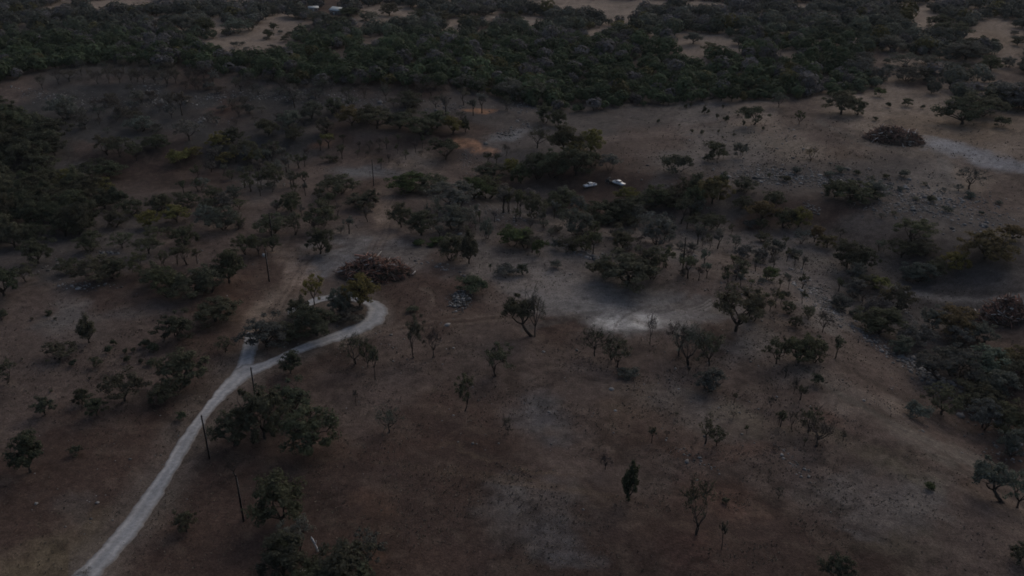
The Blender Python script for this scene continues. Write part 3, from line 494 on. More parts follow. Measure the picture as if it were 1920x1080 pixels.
# kind, trunk base u v, crown width, total height (all read off the photo), colour
TREES = """
D 601 476 48 56 g;S 600 430 74 52 g;S 462 477 48 40 g;O 485 478 40 40 g;S 510 472 34 34 g;O 447 430 28 30 g;O 392 424 52 46 b;M 420 430 60 50 b
D 347 460 50 42 g;S 280 475 52 34 g;O 257 518 56 46 g;D 185 526 84 50 g;M 215 520 60 42 g;O 53 527 52 38 g;D 72 494 58 52 k;D 8 555 76 64 k
M 318 556 78 62 g;M 362 558 82 62 g;M 393 548 72 60 g;D 430 530 68 66 g;D 293 535 58 46 g;N 333 495 32 36 g;N 352 496 34 38 g;N 370 494 22 30 g;O 308 500 26 34 g
D 405 602 88 50 g;D 335 638 70 58 k;J 167 643 42 52 g;S 115 672 64 34 g;H 182 688 24 22 g;O 423 660 40 32 g;D 345 725 92 72 g;D 310 752 56 44 g;S 235 752 82 62 g
D 500 650 88 64 b;D 545 700 46 46 k;O 590 572 46 62 y;D 676 580 66 70 y;D 639 594 46 60 b;D 595 628 88 66 k;D 562 594 44 42 k;H 655 600 66 20 t;H 552 636 72 36 g
T 205 662 16 16 k;T 213 648 12 13 k;T 273 650 24 18 k;T 288 660 24 20 k;T 235 664 11 12 k;T 250 661 12 12 k;T 240 679 14 14 k;T 137 687 16 14 k;T 282 685 22 14 k;T 265 681 10 10 k;T 93 590 16 10 k;T 5 598 26 20 k
O 12 718 46 46 g;D 85 778 38 40 k;D 155 758 34 32 k;D 182 780 40 44 g;D 57 885 72 82 k;H 145 851 24 22 k;H 342 787 20 18 k;D 350 997 42 46 g
D 440 835 74 68 g;D 497 822 94 108 g;D 584 848 108 96 g;D 550 782 80 74 g;D 528 984 110 100 g;M 655 1112 130 112 k;D 532 1086 100 90 k;O 556 1036 78 70 b;O 690 1064 80 74 b;D 625 1150 150 104 k;M 575 1145 110 88 k;D 604 1104 112 68 k;D 540 1062 62 66 k
B 157 1079 30 16 w;B 440 892 30 38 t;B 730 811 48 52 b;O 870 770 44 72 g;N 667 755 12 26 t;B 953 815 22 38 t;J 1178 940 42 70 k;N 1222 830 22 34 k;B 1135 880 26 36 t
B 1304 1000 58 108 g;N 1353 1030 20 56 t;D 1568 1092 62 54 k;N 1322 833 32 50 g;O 1343 836 42 42 g;N 1463 800 27 34 k;B 1484 806 20 40 t;O 1515 811 52 52 g;B 1530 836 54 60 t
B 1446 764 14 24 t;N 1500 750 30 32 k;B 1488 738 14 30 t;H 1532 722 24 24 k;B 1460 935 22 24 t;T 1360 943 16 12 g;T 1742 916 22 14 l;O 1764 777 90 68 g;H 1715 782 46 36 g;M 1830 762 84 56 g
S 1841 803 66 58 g;M 1890 812 84 70 g;M 1895 853 62 60 g;L 1880 942 90 84 b;O 1907 952 70 80 b;D 1913 1052 46 40 g;L 1762 712 70 54 g;M 1790 706 94 72 b;M 1845 702 100 60 b
D 1903 692 78 50 o;M 1647 622 104 58 g;D 1680 582 58 50 g;S 1745 619 48 46 k;D 1788 626 84 58 o;M 1838 642 64 46 b;O 1455 682 58 58 g;D 1497 680 62 58 g;M 1527 678 58 56 g;N 1566 672 30 46 g
B 1542 623 32 48 t;D 1492 613 26 24 g;O 1515 600 26 28 g;S 1380 621 104 90 g;B 1293 683 62 82 b;B 1273 667 56 66 t;O 1330 685 66 72 g;M 1330 731 68 48 b;B 1218 645 18 56 t
B 1115 667 46 58 k;B 1147 673 42 52 k;O 1158 688 56 58 g;H 1175 706 42 22 b;O 933 703 68 66 g;L 998 630 78 76 g;B 1003 631 40 88 t;O 778 670 46 84 g;B 812 670 32 58 t
N 703 711 20 62 g;B 668 680 50 62 k;O 690 688 38 52 g;T 773 584 28 14 g;H 885 546 58 34 g;N 920 509 10 16 k;H 948 513 46 24 b;D 979 515 22 24 k;H 1042 503 24 18 b
M 847 488 58 56 g;J 880 494 46 62 g;H 1010 478 28 32 l;H 960 461 58 46 l;M 985 464 46 36 g;M 913 448 24 46 b;M 853 431 72 52 b;O 880 426 44 40 b;D 790 441 62 56 g;D 752 426 42 46 g
T 787 459 26 10 l;T 820 457 34 14 l;T 808 462 20 8 l;T 838 461 22 10 l;S 850 391 94 54 b;N 865 396 26 34 b;M 765 359 92 42 l;M 810 357 72 36 g;D 680 389 62 32 g;M 637 363 74 44 g;N 700 389 26 36 g
N 572 351 26 32 k;N 550 349 24 28 k;M 510 349 42 48 g;D 547 396 46 40 g;D 617 381 26 22 g;O 597 376 22 28 g;M 512 438 62 46 g;O 552 441 42 40 g;N 655 438 30 34 b;B 685 408 14 18 k
S 836 297 62 40 k;N 915 308 26 24 k;N 931 308 18 22 k;B 948 293 14 24 t;N 601 282 16 22 g;N 617 278 32 30 y;B 695 281 14 20 t;N 674 283 14 20 t;B 712 278 14 22 t;N 792 278 10 24 k
N 715 317 16 22 g;N 642 298 24 28 g;N 745 288 10 18 g;H 620 303 30 14 g;B 577 296 14 20 t;N 560 316 26 26 g;N 572 313 18 24 g;M 915 371 74 46 g;D 890 373 62 46 l;N 955 401 20 46 g
M 1084 446 66 64 b;O 1061 472 42 32 g;M 1097 471 38 38 g;N 1112 476 30 46 g;M 1231 458 70 68 b;D 1178 536 118 78 g;H 1132 522 62 42 g;M 1222 522 60 62 g;D 1168 466 44 32 g
N 1290 522 36 46 g;N 1250 502 34 40 g;N 1310 526 20 30 t;B 1316 467 11 26 k;B 1330 467 11 24 k;O 1302 406 48 42 b;S 1312 431 52 32 g;S 1330 431 40 30 g;N 1288 429 22 24 g;S 1344 431 32 30 g
M 1186 402 66 38 k;M 1130 413 74 44 k;D 1162 413 60 46 k;M 1225 389 54 50 g;D 1250 386 62 38 k;M 1050 391 62 42 g;M 1190 416 42 36 b;N 953 398 26 44 y;N 975 406 24 50 g;M 1000 409 46 52 g
D 1335 381 58 58 o;D 1176 374 44 24 y;M 1007 334 64 52 k;M 1037 331 74 58 k;D 1080 329 72 60 k;D 1057 294 62 62 g;D 977 344 42 42 g;D 960 326 36 32 y;D 1107 286 52 48 y;H 1143 319 42 34 b
B 1007 278 42 42 k;D 920 338 58 36 k;D 1577 214 62 48 g;M 1606 215 38 34 g;S 1410 234 56 40 g;O 1498 233 24 28 g;O 1460 201 32 30 b;B 1520 301 22 26 o;H 1342 298 46 34 g;H 1328 303 22 16 k
H 1387 295 28 30 b;B 1817 354 52 42 b;D 1565 369 48 36 k;M 1600 376 84 46 g;M 1642 373 54 38 b;D 1803 233 88 52 k;H 1876 238 30 22 k;M 1838 217 82 48 g;M 1890 202 82 50 b
T 1363 231 9 15 k;T 1320 214 9 16 k;T 1345 223 8 11 k;T 1295 201 6 8 k;T 1285 204 8 9 k;T 1355 204 7 9 k;T 1665 201 12 10 k;H 1700 199 24 16 g;T 1641 226 12 9 k;H 1647 181 22 18 l;T 1730 204 10 8 k
H 1273 323 58 42 k;D 1427 415 58 44 o;M 1470 426 48 42 g;D 1497 426 42 40 y;O 1500 456 38 30 b;D 1527 453 30 34 o;D 1550 464 38 28 o;D 1587 501 64 58 k;D 1617 503 48 46 k;B 1575 446 18 20 k;M 1605 527 42 38 b
S 1715 451 74 44 g;S 1690 483 62 38 k;M 1730 479 52 38 g;M 1722 526 78 42 b;M 1700 526 28 28 b;D 1845 486 100 62 o;D 1897 451 52 34 o;D 1790 504 48 38 y;M 1755 516 42 36 g
H 1622 538 38 28 g;N 1572 546 26 26 k;H 1645 538 42 24 y;D 1660 563 26 24 o;M 1600 556 52 38 b;B 1617 566 28 34 t;M 1445 526 38 30 l;N 1436 528 22 26 k;M 1387 516 48 32 g;M 1425 491 32 30 b;M 1392 486 42 32 b
N 1475 491 11 26 k;N 1490 498 15 22 k;N 1478 543 12 28 t;N 1455 578 24 36 g;M 1477 588 26 28 g;M 1412 601 38 40 g;O 1515 593 28 24 g;N 1472 461 20 20 g;M 1430 453 30 22 g;N 1370 441 13 22 g
M 125 223 58 50 k;S 225 294 54 38 g;S 203 289 48 36 g;O 257 301 38 36 g;D 103 291 44 36 k;S 172 333 62 36 k;D 205 336 58 36 k;D 293 278 54 30 k;M 265 246 54 34 k;O 322 221 26 28 g;O 355 263 62 42 b
D 412 276 42 30 y;D 437 269 42 30 k;B 448 219 26 26 t;O 403 159 26 28 k;O 442 164 16 20 k;B 130 153 38 24 t;B 185 158 20 26 t;B 205 156 22 30 t;B 225 156 22 30 t;B 250 157 22 30 t;B 270 157 22 30 t;B 290 156 22 28 t;B 312 156 24 28 t;B 330 156 20 26 t
D 60 328 48 32 k;B 220 216 28 32 t;B 160 241 32 28 t;D 30 262 92 66 k;D 78 292 74 54 k;D 125 347 48 32 y;D 195 364 44 34 y;D 280 426 44 32 y;D 332 417 48 38 y;H 333 306 42 30 y;H 363 296 32 24 y;H 427 304 46 22 y;H 473 304 38 30 y
M 790 253 72 42 g;D 750 241 62 36 k;S 707 241 72 40 g;J 873 248 19 26 k;D 690 229 46 34 k;M 767 201 62 32 g;D 660 236 52 38 o;O 783 166 46 30 b;O 870 169 42 32 b;O 900 176 32 30 b;M 960 186 62 42 b;O 1007 191 52 42 b;B 947 206 22 28 k
D 820 240 56 38 g;D 850 250 44 34 y;M 630 215 46 34 g;D 585 225 50 36 g;M 545 240 50 36 g;D 505 255 46 34 g;M 610 250 42 32 g;M 550 262 40 30 g;D 465 285 40 28 g;M 512 288 38 28 g
M 1022 230 44 38 g;D 1047 236 34 30 k;D 1075 300 46 40 y;M 1110 312 40 34 g;M 300 395 54 36 g;M 350 388 50 34 g;D 395 398 44 34 g;M 250 402 52 36 g;M 440 372 36 28 b;M 400 372 34 26 g;N 470 360 26 28 k;N 490 352 22 24 k;N 345 362 24 26 k;N 372 360 22 26 k;M 425 398 42 42 b
O 230 465 52 34 g;M 170 470 60 42 g;M 130 512 46 34 g;M 215 425 54 38 g;D 150 440 52 40 k;O 290 450 46 30 g;M 1395 360 46 32 k;D 1450 385 40 32 g;M 1290 365 46 36 k;D 1310 372 40 30 g;O 1650 470 26 24 b
M 1865 742 84 60 b;M 1905 720 70 60 g;S 1800 650 50 40 b;M 1710 640 70 44 b;M 1575 580 50 34 b;M 1640 590 54 40 b;M 1690 660 54 34 b;O 1875 600 30 26 k
D 513 56 18 14 k;D 505 72 22 17 k;D 1332 106 34 28 k;D 1758 51 46 24 k;D 1907 85 22 16 k;D 730 29 42 22 k;O 1690 124 60 26 b;D 1857 133 42 30 g;D 1735 148 30 18 b;H 545 68 16 10 k
D 345 61 52 36 b;D 385 64 46 30 k;D 372 55 50 30 b;M 445 62 52 30 b;M 470 56 34 22 b;D 500 30 40 18 b;M 560 34 52 22 b;M 600 44 40 22 k;D 640 52 48 24 k;M 592 36 30 16 b;D 655 30 40 18 k;M 690 40 42 20 b;D 790 35 40 20 k;D 800 45 36 20 k;M 750 55 60 26 b;D 830 38 40 18 g;D 880 50 46 24 k;D 955 46 44 24 k;M 905 30 50 20 b
D 1300 82 34 22 b;D 1385 84 30 20 b;M 1360 118 36 24 b;M 1620 122 46 26 b;D 1670 96 56 30 b;D 1780 72 70 34 k;D 1810 112 80 36 b;D 1700 60 40 20 b;M 1740 122 44 22 b;D 1830 96 50 30 k;M 1890 126 30 22 b;D 1650 150 36 26 b;M 1700 152 60 36 b;D 1735 150 36 28 k;M 1605 140 60 34 b
"""

LANDMARKS = [('the tall brown brush pile', 705, 510), ('the pole with the transformer', 502, 505), ('the gravel loop', 690, 590), ('the road fork', 470, 672), ('the pole nearest the viewer', 452, 945),
 ('the pole beside the gravel road', 387, 830), ('the pole above the white bare patch', 1285, 480), ('the pole by the far grey patch', 700, 330), ('the two white pickups', 1130, 345), ('the pale rock heap', 865, 558),
 ('the white bare patch', 1175, 600), ('the brush pile on the rise', 1672, 258), ('the brush pile at the right edge', 1880, 590), ('the orange dirt strip', 888, 272), ('the thin orange bank', 893, 208),
 ('the round grey ground patch', 1015, 775), ('the blue-grey ash patch at the bottom', 1000, 965), ('the bottom end of the gravel road', 170, 1050), ('the stony ledge', 1700, 690), ('the pale gravel streak on the rise', 1840, 300),
 ('the reddish gully bank', 335, 300), ('the stony hillside', 330, 190), ('the creek bend', 1560, 440), ('the leafy scrub beside the pole', 1180, 500), ('the tan opening by the far house', 535, 45), ('the orange soil spot', 600, 272),
 ('the left frame edge clearing', 60, 640), ('the wheel-tracked loop', 740, 400), ('the bare right valley floor', 1800, 560), ('the pale opening at upper right', 1830, 70), ('the twin-track bend', 1350, 540), ('the grey lower right slope', 1650, 930)]
KINDWORD = {'D': 'dense round oak', 'S': 'wide flat-topped oak', 'O': 'thin open oak', 'B': 'bare leafless tree', 'J': 'pointed dark juniper', 'H': 'low spreading shrub', 'N': 'slim young tree', 'L': 'leaning oak', 'T': 'tiny low bush', 'M': 'many-stemmed bushy oak'}
COLWORD = {'g': 'olive green', 'k': 'dark green', 'b': 'grey-green', 'y': 'yellowish', 'o': 'rusty yellow', 'l': 'fresh green', 't': 'grey-brown', 'w': 'whitish'}
CAT = {'oak_tree': 'tree', 'bare_tree': 'tree', 'juniper_tree': 'tree', 'sapling': 'tree', 'shrub': 'shrub', 'small_bush': 'bush'}
GROUP = {'oak_tree': 'oaks scattered over the cleared land', 'bare_tree': 'leafless trees on the cleared land', 'juniper_tree': 'dark junipers', 'sapling': 'slim saplings left standing in the scrub', 'shrub': 'shrubs on the cleared land', 'small_bush': 'tiny bushes dotted over the ground'}
HAND = {   # the trees that stand out in the photo: base position -> label
 (601, 476): 'round dark oak on a bare trunk beside the grey ash ground', (600, 430): 'broad dark oak right behind the round one on a bare trunk', (1380, 621): 'lone wide oak with forked trunk right of the white bare patch',
 (998, 630): 'oak with its crown leaning left, below the pale rock heap', (1003, 631): 'upright bare stem growing against the left-leaning oak', (778, 670): 'tall narrow open oak right of the gravel loop', (812, 670): 'bare twiggy tree just right of the tall narrow oak',
 (676, 580): 'yellow-green oak at the top of the gravel loop before the brush pile', (590, 572): 'thin yellowish oak standing inside the gravel loop', (639, 594): 'grey-green oak inside the gravel loop beside the yellow-green one', (595, 628): 'very dark bushy oak filling the middle of the gravel loop',
 (500, 650): 'leafy oak in the angle of the road fork', (545, 700): 'small dark oak on the road edge below the gravel loop', (1178, 940): 'dark pointed juniper alone on the bare slope near the bottom', (1304, 1000): 'tall bare many-branched tree on red soil at lower right',
 (528, 984): 'large rounded oak just right of the pole nearest the viewer', (497, 822): 'tallest dark oak in the clump right of the gravel road', (440, 835): 'round oak at the left of the clump right of the gravel road', (584, 848): 'wide oak at the right of the clump by the gravel road',
 (836, 296): 'dark flat-topped oak alone on the pale knoll left of the orange dirt strip', (1178, 536): 'biggest dark oak thicket behind the white bare patch', (1577, 214): 'larger oak of the pair on the tan rise left of the brush pile', (1606, 215): 'smaller oak of the pair on the tan rise', (1845, 486): 'large rusty yellow oak on the right valley floor',
 (1542, 623): 'bare crooked tree leaning right above the oak thicket', (1880, 942): 'grey-green leaning tree at the right edge near the bottom', (57, 885): 'tall two-lobed dark oak near the left edge', (350, 997): 'small leaning oak between the gravel road and the nearest pole', (157, 1079): 'whitish dead bush at the bottom edge on the gravel road',
 (115, 672): 'umbrella-shaped oak left of the tiny bushes', (167, 643): 'oak with a thin spire top on the left clearing', (730, 811): 'grey thin tree alone on the red slope below the loop', (933, 703): 'open grey-green oak below the left-leaning oak', (1903, 692): 'rusty orange oak cut by the right frame edge',
 (1231, 458): 'tall twin-trunked oak left of the pole above the white bare patch', (1084, 446): 'tall grey many-stemmed oak below the two white pickups', (850, 391): 'grey spreading oak on fanned stems in the middle scrub', (1568, 1092): 'dark bushy oak cut by the bottom edge at right',
 (1218, 645): 'thin bare crooked sapling on the white bare patch', (1007, 278): 'dark dead tree beside the orange dirt strip', (1335, 381): 'rusty olive oak on the creek right of the pickups', (1171, 369): 'yellow-olive oak in front of the second white pickup',
}
def auto_labels(items):
    """a label that singles each tree out: look, then the nearest landmark and side, then its order among equals"""
    base = {}
    for it in items:
        k, u, v, w, h, c = it['e']
        if (u, v) in HAND: it['label'] = HAND[(u, v)]; continue
        d = [(math.hypot((u - a) / 1.0, (v - b) * 1.5), n, u - a, v - b) for n, a, b in LANDMARKS]
        dist, n, du, dv = min(d)
        rel = ('right of' if du > 0 else 'left of') if abs(du) > 1.3 * abs(dv) else ('behind' if dv < 0 else 'in front of')
        how = 'just ' if dist < 62 else ('' if dist < 125 else 'well ')
        size = '' if k in 'TN' else ('small ' if w < 36 else ('large ' if w > 80 else ''))
        kw = KINDWORD[k]; cw = COLWORD[c] + ' '
        if k in 'J' or (k == 'B' and c == 't'): cw = '' if k == 'J' else 'grey-brown '
        base.setdefault((size + cw + kw, how + rel + ' ' + n), []).append(it)
    used = set(HAND.values())
    ORD = ['second', 'third', 'fourth', 'fifth', 'sixth', 'seventh', 'eighth', 'ninth', 'tenth', 'eleventh', 'twelfth']
    NUM = {2: 'two', 3: 'three', 4: 'four', 5: 'five', 6: 'six', 7: 'seven', 8: 'eight', 9: 'nine', 10: 'ten', 11: 'eleven', 12: 'twelve'}
    for (look, where), L in base.items():
        L.sort(key=lambda it: it['e'][1])
        for i, it in enumerate(L):
            if len(L) == 1: s = look + ' ' + where
            elif i == 0: s = 'leftmost ' + look + ' ' + where
            elif i == len(L) - 1: s = 'rightmost ' + look + ' ' + where
            else: s = ORD[i - 1] + ' from left ' + look + ' ' + where
            w = s.split()
            it['label'] = ' '.join(w[:16])

def place_tree(k, u, v, w, h, c, idx, label=None, group=None, kind=None, rng=RNG):
    P = PROTO[k]; x, y, z = (float(t) for t in ground(u, v))
    _, _, Z = project(x, y, z); s = FPX / float(Z)
    dep = math.atan2(CAM_H - z, math.hypot(x, y))
    W = w / s * 1.11
    H = max(h / s / cos(dep) - .30 * W * tan(dep), .45 * h / s / cos(dep), .34 * W if k not in 'NB' else .5)
    kind = kind or P['kind']
    o = empty(kind, (x, y, z - .03), rng.uniform(0, 2 * pi)); o.scale = (W, W, H / .93)
    if k == 'L': o.rotation_euler = (0, 0, 0); 
    else: o.rotation_euler = (rng.normal() * .04, rng.normal() * .04, o.rotation_euler[2])
    a, b = P['v'][idx % len(P['v'])]
    t = link(P['names'][0], a, o); f = link(P['names'][1], b, o)
    cc = np.array(COLS[c]) * rng.uniform(.82, 1.18) * (1 + rng.normal(size=3) * .04)
    f.color = (*cc, 1)
    if c == 'w':
        for i, m in enumerate((t, f)): m.color = (*cc, 1)
    tag(o, label, CAT[kind], group or GROUP[kind])
    return o
def build_trees():
    items = []
    for i, e in enumerate(x for line in TREES.strip().splitlines() for x in line.split(';')):
        k, u, v, w, h, c = e.split()
        if int(u) < 620 and 130 < int(v) < 250 and c in 'kg' and int(u) > 110: c = 'b'
        if int(u) > 1630 and 560 < int(v) < 900 and c in 'kg' and int(u) % 3: c = 'b'
        if k == 'B': w = float(w) * 1.22
        items.append(dict(e=(k, int(u), int(v), float(w), float(h), c), i=i))
    auto_labels(items)
    for it in items: place_tree(*it['e'], it['i'], it['label'])
    # trees of one look massed together, which nothing tells apart
    def inside(P, u, v):
        r = False; n = len(P)
        for i in range(n):
            (x1, y1), (x2, y2) = P[i], P[(i + 1) % n]
            if (y1 > v) != (y2 > v) and u < (x2 - x1) * (v - y1) / (y2 - y1) + x1: r = not r
        return r
    def fill(poly, n, kinds, cols, w0, w1, asp, label, group, gap, seed, kind=None):
        rng = np.random.default_rng(seed); got = []; tries = 0
        us, vs = [p[0] for p in poly], [p[1] for p in poly]
        while len(got) < n and tries < 4000:
            tries += 1; u, v = rng.uniform(min(us), max(us)), rng.uniform(min(vs), max(vs))
            if not inside(poly, u, v) or any(math.hypot(u - a, (v - b) * 2) < gap for a, b in got): continue
            got.append((u, v)); w = rng.uniform(w0, w1)
            k = kinds[rng.integers(len(kinds))]; c = cols[rng.integers(len(cols))]
            place_tree(k, u, v, w, w * asp * rng.uniform(.85, 1.2) * (1.7 if k == 'N' else 1), c, int(rng.integers(9)), label, group, kind, rng)
    fill([(-70, 215), (40, 222), (105, 262), (100, 300), (60, 312), (120, 352), (205, 362), (232, 395), (165, 430), (110, 462), (40, 478), (-70, 482)], 66, 'DDJ', 'kkkkg', 46, 68, .78, 'dark evergreen massed in the wood at the left edge', 'evergreens of the left wood', 24, 1, 'juniper_tree')
    fill([(130, 190), (420, 165), (620, 185), (600, 240), (430, 250), (300, 235), (150, 225)], 20, 'ONHBBB', 'bbtt', 20, 34, .66, 'dim grey scrub tree on the stony hillside at upper left', 'scrub on the stony hillside', 20, 2, 'sapling')
    fill([(150, 135), (330, 136), (520, 158), (700, 172), (900, 182), (880, 196), (600, 186), (400, 170), (200, 162), (60, 175)], 40, 'BBB', 'ttb', 18, 30, 1.0, 'grey leafless tree along the crest below the far wood', 'leafless trees along the crest', 14, 14, 'bare_tree')
    fill([(560, 190), (900, 196), (1000, 215), (900, 235), (620, 232)], 14, 'BONH', 'tbbg', 20, 32, .75, 'dim grey scrub tree on the slope behind the thin orange bank', 'scrub behind the orange bank', 18, 15, 'sapling')
    fill([(380, 300), (520, 290), (560, 330), (500, 350), (400, 345)], 24, 'NNOB', 'bgbt', 17, 27, .8, 'slim young tree in the dim thicket above the left scrub', 'young trees of the dim thicket', 15, 3, 'sapling')
    fill([(640, 265), (760, 268), (800, 290), (780, 320), (690, 300), (620, 290)], 12, 'NB', 'tgk', 9, 15, .8, 'thin sapling dotted over the pale knoll behind the far pole', 'saplings on the pale knoll', 16, 4, 'sapling')
    fill([(1480, 560), (1600, 600), (1700, 660), (1800, 730), (1900, 800), (1930, 740), (1780, 640), (1640, 570), (1540, 530)], 14, 'MHOB', 'bbbt', 26, 44, .55, 'grey-green shrub crowding the stony ledge', 'shrubs along the stony ledge', 30, 5, 'shrub')
    fill([(1350, 500), (1500, 470), (1520, 560), (1470, 600), (1370, 585)], 36, 'NNHB', 'gkbt', 13, 22, .8, 'slim sapling in the brush between white bare patch and ledge', 'saplings above the ledge', 20, 6, 'sapling')
    fill([(1190, 215), (1420, 195), (1440, 240), (1390, 300), (1260, 260)], 15, 'T', 'kg', 4, 8, 1.2, 'tiny dark bush dotted over the right hillside', 'tiny bushes on the right hillside', 12, 7, 'small_bush')
    fill([(480, 350), (660, 340), (700, 420), (620, 445), (480, 440)], 24, 'NNBO', 'gbbt', 13, 23, .75, 'slim sapling in the scrub left of the dirt track', 'saplings in the left scrub', 22, 8, 'sapling')
    fill([(880, 352), (1060, 378), (1200, 388), (1290, 360), (1420, 385), (1380, 420), (1100, 430), (880, 400)], 16, 'DMN', 'kgbk', 30, 48, .7, 'dark tree crowding the creek below the two pickups', 'trees along the creek', 30, 9, 'juniper_tree')
    fill([(960, 430), (1200, 440), (1300, 470), (1340, 520), (1290, 540), (1230, 500), (1000, 470)], 32, 'NHMO', 'gbbt', 15, 28, .8, 'small thicket tree around the pole above the white bare patch', 'thicket around the scrub pole', 20, 10, 'sapling')
    fill([(1440, 310), (1700, 330), (1880, 380), (1880, 420), (1640, 410), (1440, 350)], 26, 'HNTO', 'gbkb', 12, 26, .6, 'low scrubby bush among the pale rocks of the right rise', 'scrub on the stony right rise', 22, 16, 'small_bush')
    fill([(760, 400), (960, 380), (1060, 440), (1000, 480), (780, 470)], 26, 'NNBO', 'gbbt', 13, 24, .9, 'slim young tree in the middle scrub right of the dirt track', 'young trees in the middle scrub', 20, 17, 'sapling')
    fill([(1010, 400), (1260, 395), (1460, 430), (1500, 500), (1340, 470), (1200, 450), (1020, 440)], 26, 'MNOH', 'gbbg', 16, 32, .85, 'small grey-green tree in the dense scrub between creek and white bare patch', 'dense scrub below the creek', 20, 19, 'sapling')
    fill([(300, 340), (480, 330), (500, 440), (380, 450), (240, 440)], 10, 'MOND', 'gbgb', 24, 40, .72, 'dim olive tree in the left thicket beyond the transformer pole', 'trees of the left thicket', 24, 20, 'oak_tree')
    fill([(1240, 700), (1600, 700), (1640, 840), (1250, 860)], 14, 'NB', 'gtt', 9, 16, .9, 'twiggy low sapling on the open slope at lower right', 'twiggy saplings on the open slope', 30, 18, 'sapling')
    fill([(380, 60), (460, 72), (620, 40), (600, 90), (480, 104), (380, 84)], 16, 'HHD', 'bbk', 8, 20, .7, 'small shrub dotted over the tan opening by the far house', 'shrubs in the tan opening by the far house', 14, 21, 'shrub')
    fill([(1610, 110), (1800, 100), (1915, 60), (1915, 140), (1780, 180), (1640, 135)], 24, 'HHD', 'bbk', 9, 24, .7, 'small shrub dotted over the tan openings at upper right', 'shrubs in the openings at upper right', 16, 22, 'shrub')
    fill([(110, 180), (420, 160), (640, 180), (620, 230), (420, 240), (250, 270), (120, 240)], 40, 'BBH', 'tbt', 16, 30, .7, 'grey leafless brush on the stony hillside at upper left', 'leafless brush on the stony hillside', 16, 23, 'bare_tree')
    fill([(400, 640), (-20, 780), (-20, 560), (200, 560)], 14, 'T', 'kgt', 5, 10, .8, 'tiny dark bush scattered over the left clearing', 'tiny bushes on the left clearing', 30, 12, 'small_bush')
build_trees()

# ---------------------------------------------------------------- the far woods (one mass)
WOOD = [[(-420, 175), (0, 158), (60, 142), (110, 130), (190, 122), (330, 130), (470, 150), (580, 166), (650, 160), (760, 165), (880, 172), (940, 186), (990, 200), (1050, 212), (1090, 214), (1180, 200), (1300, 194), (1400, 190), (1480, 188), (1560, 180), (1660, 178), (1745, 186), (1755, 165), (1800, 200), (1880, 205), (1960, 215), (2340, 240), (2340, -55), (-420, -55)]]
CLEAR = [(533, 48, 48, 19), (470, 82, 95, 14), (405, 50, 14, 18), (225, 8, 70, 9), (270, 0, 40, 8), (735, 26, 55, 15), (852, 50, 22, 18), (1000, 41, 26, 11), (1055, 6, 62, 8), (912, 60, 12, 8), (640, 100, 26, 7), (700, 75, 24, 6),
         (1320, 80, 60, 18), (1300, 106, 22, 14), (1365, 92, 36, 10), (1730, 46, 28, 17), (1862, 66, 56, 26), (1900, 95, 30, 16), (1700, 122, 84, 17), (1850, 122, 75, 16), (1700, 140, 30, 18), (1760, 165, 20, 26), (1640, 108, 24, 10), (1480, 104, 20, 6), (1560, 93, 14, 5), (1225, 62, 14, 6), (1500, 12, 26, 4), (625, 6, 24, 7), (600, 30, 16, 9), (634, 26, 13, 9), (580, 45, 22, 6), (930, 33, 80, 4.5), (1640, 60, 16, 5), (40, 55, 22, 6), (1180, 118, 14, 5), (1835, 20, 20, 4), (1430, 30, 18, 4), (1240, 8, 30, 5)]
def in_poly(P, u, v):
    r = np.zeros(u.shape, bool); n = len(P)
    for i in range(n):
        (x1, y1), (x2, y2) = P[i], P[(i + 1) % n]
        with np.errstate(divide='ignore', invalid='ignore'):
            c = ((y1 > v) != (y2 > v)) & (u < (x2 - x1) * (v - y1) / (y2 - y1) + x1)
        r ^= c
    return r
